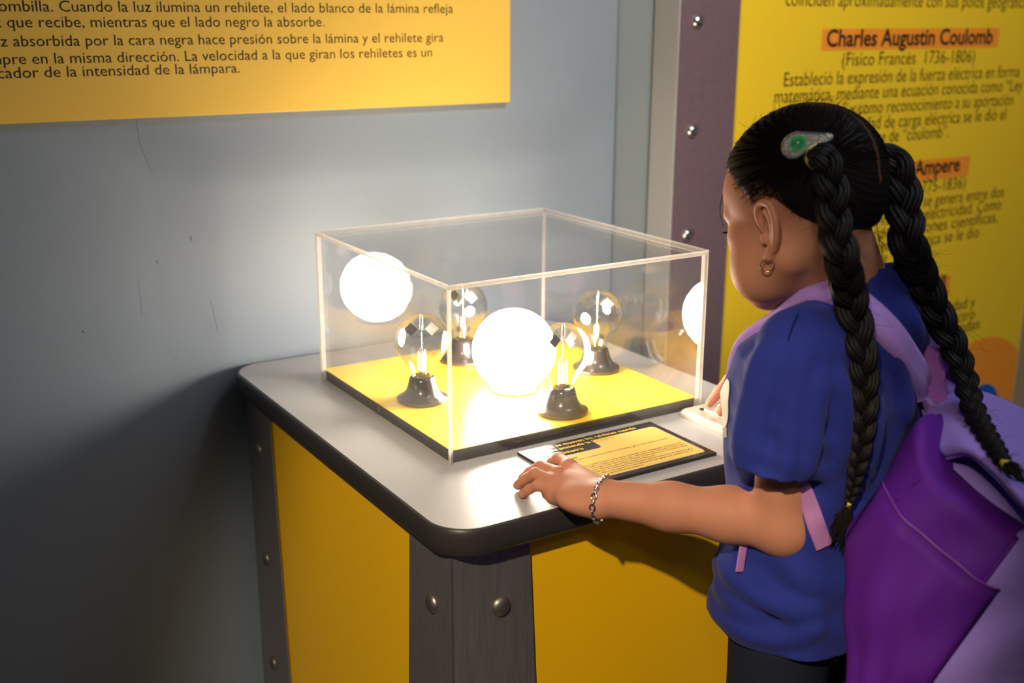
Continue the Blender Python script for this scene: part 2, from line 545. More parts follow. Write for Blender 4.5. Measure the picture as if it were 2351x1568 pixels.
ZB = TOP - 0.044
def flange(horizontal, sx, sy):
    """two tapered flanges of one angle-iron leg; wider at the floor"""
    x = LX0 if sx < 0 else LX1
    y = LY0 if sy < 0 else LY1
    dx, dy = (1 if sx < 0 else -1), (1 if sy < 0 else -1)
    wt, wb, t = 0.128, 0.170, 0.004
    a = [(0, -0.08), (wb, -0.08), (wt, ZB), (0, ZB)]
    out = []
    o1 = prism([(x + dx * p, z) for p, z in a], y, y + dy * t, 'y')
    o2 = prism([(y + dy * p, z) for p, z in a], x, x + dx * t, 'x')
    return merge(o1, o2)
for sx in (-1, 1):
    for sy in (-1, 1):
        leg = obj('leg', flange(True, sx, sy), M_steel, table, smooth=0, bevel=0.002)
        x = LX0 if sx < 0 else LX1
        y = LY0 if sy < 0 else LY1
        for z in (0.613, 0.383, 0.15):
            wx = 0.078 + (ZB - z) * 0.012
            bolt((x + (wx if sx < 0 else -wx), y, z), (0, sy, 0), 0.0148, 0.008, M_oldbolt, leg)
            wy = 0.058 + (ZB - z) * 0.02
            bolt((x, y + (wy if sy < 0 else -wy), z if sy < 0 else z - 0.004), (sx, 0, 0), 0.0148, 0.008, M_oldbolt, leg)
i = 0.006
obj('side_panel', box((LX0 + i, LY0 + 0.05, -0.05), (LX0 + i + 0.015, LY1 - 0.05, ZB)), M_yellow, table, smooth=0)
obj('side_panel', box((LX1 - i - 0.015, LY0 + 0.05, -0.05), (LX1 - i, LY1 - 0.05, ZB)), M_yellow, table, smooth=0)
obj('front_panel', box((LX0 + 0.05, LY0 + i, -0.05), (LX1 - 0.05, LY0 + i + 0.015, ZB)), M_yellow, table, smooth=0)
obj('back_panel', box((LX0 + 0.05, LY1 - i - 0.015, -0.05), (LX1 - 0.05, LY1 - i, ZB)), M_yellow, table, smooth=0)

# ------------------------------------------------------------------ yellow base board, acrylic case
board = tag(empty('display_plinth', (0.255, 0.259, TOP)), 'yellow-topped black-edged base board inside the clear case', 'display base')
ol = rrect(0.0075, 0.0125, 0.5, 0.506, 0.010, 6)
obj('base_core', prism(ol, TOP, TOP + 0.0195), M_edge, board, smooth=40)
obj('base_surface', prism(ol, TOP + 0.0195, TOP + 0.0205), M_board, board, smooth=40)
hp = on_x(869, 945, 0.0072)
scr = lathe([(0.0032, 0), (0.0045, 0.0003), (0.0052, 0), (0.0052, -0.004), (0.0032, -0.004), (0.003, -0.002)], 24)
obj('screw_hole', xform(scr, basis((0.0072, hp[1], TOP + 0.0098), (0, 1, 0), (0, 0, -1), (-1, 0, 0))), M_oldbolt, board)

case = tag(empty('display_case', (0.25, 0.25, TOP)), 'clear square acrylic case over the lit globe lamp on the grey table', 'display case')
HC, TH = 0.2851, 0.0080
def pane(lo, hi, thin):
    v, f = box(lo, hi)
    o = obj('pane', (v, f), [M_acr, M_frost], case, smooth=0)
    for p in o.data.polygons:
        n = p.normal
        p.material_index = 0 if abs(n[thin]) > 0.9 else 1
    return o
z0 = TOP + 0.0004
pane((0, 0, z0), (0.5, TH, TOP + HC - TH - 0.0002), 1)
pane((0, 0.504 - TH, z0), (0.5, 0.504, TOP + HC - TH - 0.0002), 1)
pane((0, TH + 0.0002, z0), (TH, 0.504 - TH - 0.0002, TOP + HC - TH - 0.0002), 0)
pane((0.5 - TH, TH + 0.0002, z0), (0.5, 0.504 - TH - 0.0002, TOP + HC - TH - 0.0002), 0)
pane((0, 0, TOP + HC - TH), (0.5, 0.504, TOP + HC), 2)

# ------------------------------------------------------------------ globe lamp
BZ = TOP + 0.0205
GX, GY, GR = 0.25, 0.218, 0.074
GZ = BZ + 0.0725
lampo = tag(empty('globe_lamp', (GX, GY, BZ)), 'glowing white globe lamp at the centre of the clear case', 'lamp')
a = np.linspace(-math.pi / 2 + 0.36, math.pi / 2, 40)
obj('globe', lathe([(GR * math.cos(t) if t < 1.57 else 0, GR * math.sin(t)) for t in a], 64, (GX, GY, GZ)), M_globe, lampo, smooth=180)
obj('lamp_socket', lathe([(0.045, 0), (0.045, 0.003), (0.040, 0.0055), (0.030, 0.0065)], 40, (GX, GY, BZ)), M_black, lampo)

# ------------------------------------------------------------------ radiometers
def make_radiometer(c, spin, label):
    t = tag(empty('radiometer', c), label, 'radiometer', 'radiometers round the globe lamp')
    o = np.array(c)
    def P(name, s, m, par=t, **k):
        v, f = s
        return obj(name, (np.asarray(v) + o, f), m, par, **k)
    P('base', lathe([(0.0435, 0), (0.0445, 0.002), (0.0442, 0.0065), (0.0415, 0.0085), (0.0365, 0.0108), (0.0318, 0.0150), (0.0280, 0.0215), (0.0250, 0.0300), (0.0228, 0.0385), (0.0206, 0.0432), (0.0190, 0.0442), (0.0182, 0.040), (0.0, 0.038)], 56), M_black)
    Rb, zc = 0.0468, 0.1090
    prof = []
    for q in np.linspace(math.pi / 2, -0.62, 30):
        prof.append((max(Rb * math.cos(q), 0), zc + Rb * math.sin(q)))
    p0 = np.array(prof[-1]); 
    for s in np.linspace(0, 1, 12)[1:]:
        a_, b_, c_, d_ = p0, p0 + np.array((-0.0115, -0.016)), np.array((0.0182, 0.056)), np.array((0.0176, 0.0395))
        q = (1 - s) ** 3 * a_ + 3 * s * (1 - s) ** 2 * b_ + 3 * s * s * (1 - s) * c_ + s ** 3 * d_
        prof.append(tuple(q))
    outer = prof[::-1]
    P('bulb', lathe(outer, 56), M_glass, smooth=180)
    P('glass_stem', lathe([(0.0082, 0.039), (0.0080, 0.07), (0.0076, 0.084), (0.0068, 0.090), (0.004, 0.0945), (0.0012, 0.0955)], 24), M_glasst)
    P('glass_rod', merge(lathe([(0.0018, 0.039), (0.0018, 0.096)], 10), *[lathe([(0.0014, 0.039), (0.0014, 0.086)], 8, (0.0042 * math.cos(w), 0.0042 * math.sin(w), 0)) for w in (0.3, 2.4, 4.5)]), M_glasst)
    P('cap_tube', lathe([(0.0028, 0.126), (0.0028, 0.148), (0.0014, 0.1548)], 14), M_glasst)
    P('needle', lathe([(0.0005, 0.095), (0.0005, 0.131), (0.0001, 0.134)], 8), M_wire)
    for k in range(4):
        w = spin + k * math.pi / 2
        d = np.array((math.cos(w), math.sin(w), 0))
        n = np.array((-math.sin(w), math.cos(w), 0))
        P('arm', tube([d * 0.0005 + (0, 0, 0.1275), d * 0.0065 + (0, 0, 0.1275)], 0.0004, 6), M_wire)
        cc = d * 0.0178 + np.array((0, 0, 0.1275))
        h = 0.0122
        q = [cc + d * h, cc + np.array((0, 0, h)), cc - d * h, cc - np.array((0, 0, h))]
        vv = [p + n * 0.0002 for p in q] + [p - n * 0.0002 for p in q]
        ff = [(0, 1, 2, 3), (7, 6, 5, 4)] + [(i, i + 4, (i + 1) % 4 + 4, (i + 1) % 4) for i in range(4)]
        vo = P('vane', (vv, ff), [M_vblack, M_vwhite], smooth=0)
        for p in vo.data.polygons:
            if p.normal @ Vector(n) > 0.5:
                p.material_index = 1
    return t
away = nrm((0.53, 0.85, 0))
def spot_at(px, py):
    p = on_z(px, py, BZ)
    q = p + 0.0435 * away
    return (q[0], q[1], BZ)
make_radiometer(spot_at(966, 937), -0.42, 'glass radiometer bulb nearest the left pane of the clear case')
make_radiometer(spot_at(1293, 966), 0.10, 'glass radiometer bulb in front of the globe lamp, nearest the text plaque')
make_radiometer(spot_at(1062, 843), -0.95, 'glass radiometer bulb behind the globe lamp towards the wall')
make_radiometer(spot_at(1372, 864), -0.60, 'glass radiometer bulb nearest the right pane of the clear case')

# ------------------------------------------------------------------ text plaque
pq = [on_z(x, y, TOP + 0.005) for x, y in ((1188, 1041), (1500, 973), (1644, 1045))]
X0p, X1p = 0.112, 0.378
Y1p, Y0p = -0.012, -0.178
plq = tag(empty('information_plaque', (X0p, Y0p, TOP)), 'small black and amber text plaque lying flat on the table before the case', 'plaque')
obj('plaque_board', box((X0p, Y0p, TOP + 0.0003), (X1p, Y1p, TOP + 0.0055)), M_plqblack, plq, smooth=0, bevel=0.0006)
def pz2(poly, z):
    return [(p[0], p[1], z) for p in poly], [tuple(range(len(poly)))]
def amber(i):
    x0, x1, y0, y1 = X0p + 0.012 + i, X1p - 0.012 - i, Y0p + 0.012 + i, Y1p - 0.022 - i
    ym = Y1p - 0.055 - i
    xm = X0p + 0.128 + i
    r = 0.009
    q = [(x0 + r, y0), (x1 - r, y0)]
    q += [(x1 - r + r * math.sin(t), y0 + r - r * math.cos(t)) for t in np.linspace(0.2, 1.57, 6)]
    q += [(x1 - r + r * math.cos(t), y1 - r + r * math.sin(t)) for t in np.linspace(0, 1.57, 6)]
    q += [(xm + 0.006, y1), (xm, y1 - 0.005), (xm - 0.001, ym + 0.004), (xm - 0.006, ym)]
    q += [(x0 + r - r * math.sin(t), ym - r + r * math.cos(t)) for t in np.linspace(0, 1.57, 6)]
    q += [(x0 + r - r * math.cos(t), y0 + r - r * math.sin(t)) for t in np.linspace(0, 1.37, 6)]
    return q
ZP = TOP + 0.0055
obj('outline_border', pz2(amber(-0.0012), ZP + 0.0002), M_grey, plq, smooth=0)
obj('amber_field', pz2(amber(0), ZP + 0.0004), M_plqyel, plq, smooth=0)
def zt(s, x0, x1, y, h, bold=-0.004):
    return text_line(s, (x0, y, ZP + 0.0007), (x1, y, ZP + 0.0007), (0, 0, 1), h, bold)
xa = X0p + 0.014
obj('title_lettering', merge(zt('¿Por qué se mueven los rehiletes cuando', X0p + 0.016, X0p + 0.224, Y1p - 0.016, 0.0125, 0.02),
    zt('se enciende la lámpara?', X0p + 0.046, X0p + 0.172, Y1p - 0.030, 0.0125, 0.02),
    zt('Radiómetro', X0p + 0.030, X0p + 0.096, Y1p - 0.047, 0.0125, 0.02)), M_gold, plq, smooth=0)
obj('lettering', merge(
    zt('Instrucciones:', xa + 0.006, xa + 0.053, Y1p - 0.071, 0.0085, 0.02),
    zt('Enciende la lámpara y observa cómo los rehiletes giran más rápido cuando', xa + 0.006, X1p - 0.026, Y1p - 0.079, 0.0062),
    zt('aumenta la luz.', xa + 0.006, xa + 0.047, Y1p - 0.0865, 0.0062),
    zt('El radiómetro está hecho con unas veletas muy delgadas pintadas de', xa + 0.006, X1p - 0.022, Y1p - 0.106, 0.0062),
    zt('blanco por un lado y negro por el otro, los rehiletes están colocados dentro de', xa + 0.006, X1p - 0.022, Y1p - 0.113, 0.0062),
    zt('una bombilla. Cuando la luz ilumina un rehilete, el lado blanco de la lámina refleja', xa + 0.006, X1p - 0.020, Y1p - 0.120, 0.0062),
    zt('la luz que recibe, mientras que el lado negro la absorbe.', xa + 0.006, X1p - 0.092, Y1p - 0.127, 0.0062),
    zt('La luz absorbida por la cara negra hace presión sobre la lámina y el rehilete gira', xa + 0.006, X1p - 0.022, Y1p - 0.134, 0.0062),
    zt('siempre en la misma dirección. La velocidad a la que giran los rehiletes es un', xa + 0.006, X1p - 0.026, Y1p - 0.141, 0.0062),
    zt('indicador de la intensidad de la lámpara.', xa + 0.006, X1p - 0.130, Y1p - 0.148, 0.0062)), M_ink, plq, smooth=0)

# ------------------------------------------------------------------ switch box
sx0, sx1, sy0, sy1 = 0.448, 0.566, -0.170, 0.0
sw = tag(empty('switch_box', (sx0, sy0, TOP)), 'ivory rocker switch box on the table corner under the right hand', 'switch')
ol = rrect(sx0, sy0, sx1, sy1 - 0.0005, 0.006, 5)
oi = rrect(sx0 + 0.006, sy0 + 0.006, sx1 - 0.006, sy1 - 0.0065, 0.005, 5)
n = len(ol)
v = [(p[0], p[1], TOP + 0.0003) for p in ol] + [(p[0], p[1], TOP + 0.006) for p in ol] + [(p[0], p[1], TOP + 0.0125) for p in oi]
f = [tuple(range(n - 1, -1, -1)), tuple(range(2 * n, 3 * n))] + [(l * n + j, l * n + (j + 1) % n, (l + 1) * n + (j + 1) % n, (l + 1) * n + j) for l in (0, 1) for j in range(n)]
obj('switch_plate', (v, f), M_white, sw, smooth=30)
obj('switch_insert', box((sx0 + 0.030, sy0 + 0.03, TOP + 0.0125), (sx1 - 0.030, sy1 - 0.032, TOP + 0.0165)), M_wbright, sw, smooth=0, bevel=0.0012)
ry = sy1 - 0.060
rk = prism([(ry - 0.030, TOP + 0.0165), (ry + 0.014, TOP + 0.0165), (ry + 0.010, TOP + 0.0215), (ry + 0.0065, TOP + 0.028), (ry + 0.004, TOP + 0.030), (ry + 0.0015, TOP + 0.028), (ry - 0.004, TOP + 0.0225), (ry - 0.016, TOP + 0.019)], sx0 + 0.042, sx1 - 0.042, 'x')
obj('rocker', rk, M_wbright, sw, smooth=0, bevel=0.0012)
hpz = on_z(1613.5, 939.5, TOP + 0.0128)
obj('plate_hole_disc', lathe([(0.0062, 0.0), (0.006, 0.0006), (0, 0.0008)], 24, (hpz[0], hpz[1], TOP + 0.0125)), M_vblack, sw)  # black disc painted in for the dark inside of a hole in the plate

# ------------------------------------------------------------------ signed-distance modelling helpers
def smin(a, b, k):
    if k <= 0:
        return np.minimum(a, b)
    h = np.clip(0.5 + 0.5 * (b - a) / k, 0, 1)
    return b + (a - b) * h - k * h * (1 - h)

def rcone(a, b, ra, rb):
    a, b = np.asarray(a, float), np.asarray(b, float)
    ab = b - a
    L2 = max(ab @ ab, 1e-12)
    def f(P):
        t = np.clip(((P - a) @ ab) / L2, 0, 1)
        return np.linalg.norm(P - a - t[..., None] * ab, axis=-1) - (ra + (rb - ra) * t)
    m = max(ra, rb)
    f.lo, f.hi = np.minimum(a, b) - m, np.maximum(a, b) + m
    return f

def ell(c, rad, M=np.eye(3)):
    c, rad = np.asarray(c, float), np.asarray(rad, float)
    M = np.asarray(M, float)      # rows: local axes
    def f(P):
        q = (P - c) @ M.T
        k0 = np.linalg.norm(q / rad, axis=-1)
        k1 = np.linalg.norm(q / rad ** 2, axis=-1) + 1e-9
        return k0 * (k0 - 1) / k1
    e = np.sqrt(((M.T * rad) ** 2).sum(1))
    f.lo, f.hi = c - e, c + e
    return f

class Vol:
    def __init__(s, lo, hi, h):
        s.lo, s.h = np.asarray(lo, float), h
        s.n = np.ceil((np.asarray(hi) - s.lo) / h).astype(int) + 1
        s.d = np.full(s.n, 0.06)
    def sub(s, lo, hi):
        i0 = np.clip(np.floor((lo - s.lo) / s.h).astype(int), 0, s.n)
        i1 = np.clip(np.ceil((hi - s.lo) / s.h).astype(int) + 1, 0, s.n)
        if np.any(i1 <= i0):
            return None, None
        ax = [s.lo[k] + s.h * np.arange(i0[k], i1[k]) for k in range(3)]
        return tuple(slice(i0[k], i1[k]) for k in range(3)), np.stack(np.meshgrid(*ax, indexing='ij'), -1)
    def add(s, f, k=0.0, m=None):
        m = (k + 0.014) if m is None else m
        sl, P = s.sub(f.lo - m, f.hi + m)
        if sl:
            s.d[sl] = smin(s.d[sl], f(P), k)
    def cut(s, f, k=0.0):
        sl, P = s.sub(f.lo - k - 0.01, f.hi + k + 0.01)
        if sl:
            s.d[sl] = -smin(-s.d[sl], f(P), k)
    def all(s, f):
        _, P = s.sub(s.lo, s.lo + s.h * s.n)
        s.d = f(P, s.d)
    def mesh(s):
        return surface_nets(s.d, s.lo, s.h)
    def sample(s, P):
        g = (np.asarray(P, float) - s.lo) / s.h
        i = np.clip(np.floor(g).astype(int), 0, s.n - 2)
        t = g - i
        r = 0
        for a in (0, 1):
            for b in (0, 1):
                for c in (0, 1):
                    w = (t[..., 0] if a else 1 - t[..., 0]) * (t[..., 1] if b else 1 - t[..., 1]) * (t[..., 2] if c else 1 - t[..., 2])
                    r = r + w * s.d[i[..., 0] + a, i[..., 1] + b, i[..., 2] + c]
        return r

def surface_nets(d, lo, h):
    ins = d < 0
    nx, ny, nz = d.shape
    C = [(i, j, k) for i in (0, 1) for j in (0, 1) for k in (0, 1)]
    cnt = sum(ins[i:nx - 1 + i, j:ny - 1 + j, k:nz - 1 + k].astype(np.int8) for i, j, k in C)
    act = np.argwhere((cnt > 0) & (cnt < 8))
    idx = -np.ones((nx - 1, ny - 1, nz - 1), int)
    idx[tuple(act.T)] = np.arange(len(act))
    val = {c: d[act[:, 0] + c[0], act[:, 1] + c[1], act[:, 2] + c[2]] for c in C}
    acc = np.zeros((len(act), 3))
    num = np.zeros(len(act))
    for a in C:
        for ax in range(3):
            if a[ax] == 0:
                b = list(a); b[ax] = 1; b = tuple(b)
                va, vb = val[a], val[b]
                m = (va < 0) != (vb < 0)
                t = va[m] / (va[m] - vb[m])
                p = np.repeat(np.array([a], float), m.sum(), 0)
                p[:, ax] += t
                acc[m] += p
                num[m] += 1
    V = lo + h * (act + acc / num[:, None])
    Fs = []
    for ax in range(3):
        s0 = [slice(None)] * 3; s1 = [slice(None)] * 3
        s0[ax] = slice(0, -1); s1[ax] = slice(1, None)
        a, b = ins[tuple(s0)], ins[tuple(s1)]
        o1, o2 = (ax + 1) % 3, (ax + 2) % 3
        e = np.argwhere(a != b)
        ok = (e[:, o1] > 0) & (e[:, o2] > 0) & (e[:, o1] < d.shape[o1] - 1) & (e[:, o2] < d.shape[o2] - 1)
        e = e[ok]
        fl = a[tuple(e.T)]
        q = []
        for u, v in ((-1, -1), (0, -1), (0, 0), (-1, 0)):
            g = e.copy(); g[:, o1] += u; g[:, o2] += v
            q.append(idx[tuple(g.T)])
        q = np.stack(q, 1)
        q[~fl] = q[~fl][:, ::-1]
        Fs.append(q)
    return V, np.concatenate(Fs)

def sculpt(name, shapes, m, parent, smooth_it=0):
    V, Fq, n = [], [], 0
    for v, f in shapes:
        V.append(v); Fq.append(np.asarray(f) + n); n += len(v)
    V, Fq = np.concatenate(V), np.concatenate(Fq)
    off = np.array(parent.location) if parent is not None else 0
    if parent is not None and parent.parent is not None:
        off = off + np.array(parent.parent.location)
    me = bpy.data.meshes.new(name)
    me.vertices.add(len(V)); me.vertices.foreach_set('co', (V - off).astype(np.float32).ravel())
    me.loops.add(Fq.size); me.loops.foreach_set('vertex_index', Fq.astype(np.int32).ravel())
    me.polygons.add(len(Fq)); me.polygons.foreach_set('loop_start', np.arange(0, Fq.size, 4, dtype=np.int32))
    me.update(calc_edges=True)
    me.validate()
    me.polygons.foreach_set('use_smooth', [True] * len(me.polygons))
    for mm in (m if isinstance(m, (list, tuple)) else [m]):
        me.materials.append(mm)
    o = bpy.data.objects.new(name, me)
    COL.objects.link(o)
    if parent is not None:
        o.parent = parent
    if smooth_it:
        s = o.modifiers.new('smooth', 'SMOOTH'); s.iterations = smooth_it; s.factor = 0.5
    return o

def march(f, px, py, d0=0.9, d1=2.2, step=0.002):
    """depth at which the ray of a point of the figure meets the surface f"""
    dr = ray(px, py)
    t = np.arange(d0, d1, step)
    v = f(CAM + t[:, None] * dr)
    w = np.argwhere(v < 0)
    return t[w[0, 0]] if len(w) else None

def grad(f, p, e=0.004):
    return nrm([f((p + np.eye(3)[k] * e)[None])[0] - f((p - np.eye(3)[k] * e)[None])[0] for k in range(3)])

# ------------------------------------------------------------------ the girl
FZ = -0.08
def hframe(h, p, r):
    h, p, r = R(h), R(p), R(r)
    fx, left, z = np.array((math.sin(h), math.cos(h), 0)), np.array((-math.cos(h), math.sin(h), 0)), np.array((0, 0, 1.0))
    Fd, Ud = math.cos(p) * fx - math.sin(p) * z, math.sin(p) * fx + math.cos(p) * z
    return Fd, math.cos(r) * left + math.sin(r) * Ud, -math.sin(r) * left + math.cos(r) * Ud

HF, HL, HU = hframe(-9, 19, 5)
HO = np.array((0.301, -0.404, 1.164))
HM = np.stack([HF, HL, HU])
def hp(f, l, u):
    return HO + f * HF + l * HL + u * HU
TF, TL = np.array((-0.208, 0.978, 0)), np.array((-0.978, -0.208, 0))
UP = np.array((0, 0, 1.0))
SL = at(1834, 778, 1.415)
SR = SL - 0.285 * TL + np.array((0, 0, 0.002))
MID = 0.5 * (SL + SR)
EL = at(1790, 1197, 1.50)
WL = on_z(1392, 1144, TOP + 0.034)
girl = tag(empty('person', (0.336, -0.409, FZ)), 'girl in blue shirt with two dark braids, her hands on the exhibit table', 'person')

M_skin = mat('warm_skin', (0.47, 0.205, 0.120), 0.6, spec=0.2, sss=0.22, bump=(260, 0.05, 0.0006), vary=(30, (0.50, 0.213, 0.127), 0.35, 0.65))
M_hair = mat('black_brown_hair', (0.008, 0.006, 0.005), 0.55, spec=0.2)
M_wisp = mat('thin_brown_hair', (0.045, 0.022, 0.012), 0.8, spec=0.0)
M_shirt = mat('royal_blue_cotton', (0.022, 0.032, 0.215), 0.9, spec=0.06, sheen=0.06, bump=(900, 0.25, 0.0006))
M_jean = mat('dark_denim', (0.012, 0.016, 0.032), 0.85, spec=0.2, bump=(700, 0.3, 0.0008))
M_shoe = mat('white_shoe', (0.6, 0.6, 0.6), 0.6)
M_elastic = mat('yellow_elastic', (0.70, 0.60, 0.05), 0.5)

def head_volume():
    v = Vol(HO - 0.16, HO + (0.16, 0.16, 0.18), 0.0022)
    E = lambda c, r, k=0.02: v.add(ell(hp(*c), r, HM), k)
    E((-0.006, 0, 0.064), (0.102, 0.077, 0.086))
    E((0.028, 0, 0.054), (0.080, 0.070, 0.066))
    E((0.030, 0, -0.005), (0.060, 0.060, 0.078), 0.03)
    for s in (1, -1):
        v.add(rcone(hp(0.0, s * 0.050, -0.035), hp(0.072, s * 0.014, -0.071), 0.023, 0.019), 0.03)
        E((0.054, s * 0.040, -0.030), (0.036, 0.031, 0.038), 0.025)
        E((0.060, s * 0.036, -0.050), (0.030, 0.028, 0.030), 0.02)
        E((0.066, s * 0.045, 0.006), (0.020, 0.014, 0.012), 0.02)
        E((0.082, s * 0.030, 0.036), (0.012, 0.022, 0.008), 0.015)
    E((0.078, 0, -0.069), (0.018, 0.020, 0.016), 0.02)
    E((0.082, 0, -0.046), (0.018, 0.028, 0.022), 0.02)
    v.add(rcone(hp(0.088, 0, 0.022), hp(0.108, 0, -0.016), 0.007, 0.0095), 0.012)
    for s in (1, -1):
        E((0.101, s * 0.010, -0.019), (0.009, 0.007, 0.007), 0.006)
        v.cut(ell(hp(0.100, s * 0.031, 0.017), (0.014, 0.015, 0.010), HM), 0.008)
        E((0.079, s * 0.031, 0.016), (0.0125, 0.0125, 0.0125), 0.001)
        E((0.0835, s * 0.031, 0.0215), (0.009, 0.0155, 0.0042), 0.003)
    E((0.100, 0, -0.0455), (0.006, 0.019, 0.0045), 0.003)
    E((0.099, 0, -0.0545), (0.0065, 0.016, 0.005), 0.003)
    # ears
    for s in (1, -1):
        def q(f, l, u):
            return hp(f + 0.001, s * (l + 0.0005), u - 0.002)
        hel = [(0.012, 0.069, 0.004), (0.015, 0.0735, 0.020), (0.010, 0.0785, 0.0325), (-0.002, 0.083, 0.037), (-0.014, 0.087, 0.032), (-0.020, 0.0885, 0.018), (-0.019, 0.087, 0.003), (-0.013, 0.083, -0.012), (-0.005, 0.078, -0.022)]
        hs = spline([q(*p) for p in hel], 22)
        v.add(ell(q(-0.004, 0.076, 0.008), (0.017, 0.0042, 0.026), np.stack([nrm(HF - s * 0.45 * HL), nrm(s * HL + 0.45 * HF), HU])), 0.008)
        v.cut(ell(q(-0.001, 0.0825, 0.003), (0.0085, 0.0062, 0.017), np.stack([nrm(HF - s * 0.45 * HL), nrm(s * HL + 0.45 * HF), HU])), 0.004)
        for a, b in zip(hs[:-1], hs[1:]):
            v.add(rcone(a, b, 0.0042, 0.0042), 0.0025, 0.012)
        ah = spline([q(-0.004, 0.0835, 0.027), q(-0.011, 0.0855, 0.016), q(-0.011, 0.085, 0.002), q(-0.005, 0.081, -0.010)], 10)
        for a, b in zip(ah[:-1], ah[1:]):
            v.add(rcone(a, b, 0.0028, 0.0028), 0.002, 0.01)
        v.add(rcone(q(0.009, 0.077, -0.003), q(0.009, 0.076, -0.010), 0.0042, 0.004), 0.004)
        v.add(rcone(q(-0.001, 0.0780, -0.020), q(0.006, 0.0765, -0.029), 0.006, 0.0072), 0.006)
    # neck
    v.add(rcone(hp(-0.030, 0, -0.005), MID + (0, 0, 0.008) + 0.008 * TF - 0.006 * TL, 0.050, 0.053), 0.022)
    return v

# ---- the shirt, a lofted distance field in the torso's own frame
ST = np.array([  # z, half width, half depth, forward shift
    (0.560, 0.150, 0.120, 0.006), (0.640, 0.148, 0.118, 0.006), (0.720, 0.142, 0.112, 0.006), (0.800, 0.136, 0.106, 0.006), (0.860, 0.138, 0.110, 0.010),
    (0.940, 0.143, 0.118, 0.012), (1.000, 0.140, 0.104, 0.004), (1.040, 0.115, 0.076, -0.004), (1.080, 0.068, 0.056, 0.000)])
CX = np.array((0.350, -0.418))
def torso_sdf(P, grow=0.0):
    z = P[..., 2]
    w, dpt, sh = (np.interp(z, ST[:, 0], ST[:, k]) for k in (1, 2, 3))
    kz = np.clip((z - 1.00) / 0.06, 0, 1)[..., None]
    rel = P[..., :2] - (CX + (MID[:2] - 0.004 * TL[:2] - CX) * kz)
    x = rel @ TL[:2]
    y = rel @ TF[:2] - sh
    k = (np.abs(x / (w + grow)) ** 2.3 + np.abs(y / (dpt + grow)) ** 2.3) ** (1 / 2.3)
    return (k - 1) * np.minimum(w, dpt) * 0.92
SLE = at(1781, 1064, 1.456)
def folds(P):
    z = P[..., 2]
    rel = P[..., :2] - CX
    x, y = rel @ TL[:2], rel @ TF[:2]
    a = np.arctan2(x, -y)
    s1 = np.sin(a * 9 + 2.2 * np.sin(z * 14) + z * 16) * np.clip((1.05 - z) / 0.2, 0, 1)
    s2 = np.sin(z * 95 + 3.0 * np.sin(a * 2.3 + 0.4) + 5 * x) * np.clip((0.80 - z) / 0.12, 0, 1) * np.clip((z - 0.63) / 0.03, 0.15, 1)
    s3 = np.sin(z * 44 - 22 * x + 12 * y + 1.2 * np.sin(31 * x))
    return 0.0030 * s1 + 0.0036 * s2 + 0.0016 * s3
def sleeve_sdf(P, s, a, b, r0, r1, cutn):
    ab = b - a
    t = np.clip(((P - a) @ ab) / (ab @ ab), 0, 1.2)
    q = P - a - t[..., None] * ab
    th = np.arctan2(q @ TF, q @ (TL * s))
    r = r0 + (r1 - r0) * t + 0.0030 * np.sin(3 * th + 9 * t) * t + 0.0022 * np.sin(t * 26 + 2.4 * th)
    return np.maximum(np.linalg.norm(q, axis=-1) - r, (P - b) @ cutn)
SRE = SR + np.array((0.054, 0.045, -0.165))
NBASE_ = MID + (0, 0, 0.052) + 0.006 * TF - 0.004 * TL
def shirt_sdf(P):
    d = torso_sdf(P)
    for S in (SL, SR):
        d = smin(d, rcone(MID + (0, 0, 0.002), S + (0, 0, -0.012), 0.054, 0.044)(P), 0.035)
    d = d - folds(P)
    cl = nrm(nrm(SLE - SL) + 0.0 * UP)
    d = smin(d, sleeve_sdf(P, 1, SL + (0, 0, -0.012), SLE, 0.045, 0.061, nrm((SLE - SL) + 0.02 * CU)), 0.03)
    d = smin(d, sleeve_sdf(P, -1, SR + (0, 0, -0.012), SRE, 0.046, 0.054, nrm(SRE - SR)), 0.016)
    hem = 0.616 + 0.006 * np.sin(7 * (P[..., 0] - P[..., 1]))
    d = np.maximum(d, hem - P[..., 2])
    d = np.maximum(d, -rcone(MID + (0, 0, 0.0) + 0.006 * TF - 0.004 * TL, NBASE_ + 0.10 * UP + 0.03 * TF, 0.0575, 0.0585)(P))
    # neck opening, slanting forward
    d = np.maximum(d, (P - (MID + (0, 0, 0.058))) @ nrm(UP + 0.30 * TF))
    return d
RIDGES = [  # folds of the cloth, traced on the figure: pixel path and ridge radius
    ([(1790, 800), (1764, 880), (1742, 960), (1722, 1050)], 0.0075), ([(1760, 800), (1738, 870), (1716, 960), (1700, 1050)], 0.0065),
    ([(1842, 800), (1830, 880), (1816, 970), (1806, 1080)], 0.0065), ([(1880, 860), (1866, 950), (1852, 1080)], 0.006),
    ([(1990, 730), (2040, 800), (2066, 880), (2076, 960)], 0.006), ([(2050, 680), (2100, 760), (2120, 840), (2124, 900)], 0.006),
    ([(1920, 860), (1930, 960), (1926, 1060)], 0.006), ([(2000, 900), (1998, 1000), (1980, 1110)], 0.006),
    ([(1660, 1280), (1720, 1350), (1800, 1390), (1880, 1400)], 0.0055),
    ([(1640, 1400), (1700, 1440), (1790, 1460), (1880, 1440)], 0.006), ([(1650, 1340), (1700, 1390), (1760, 1415)], 0.006)]
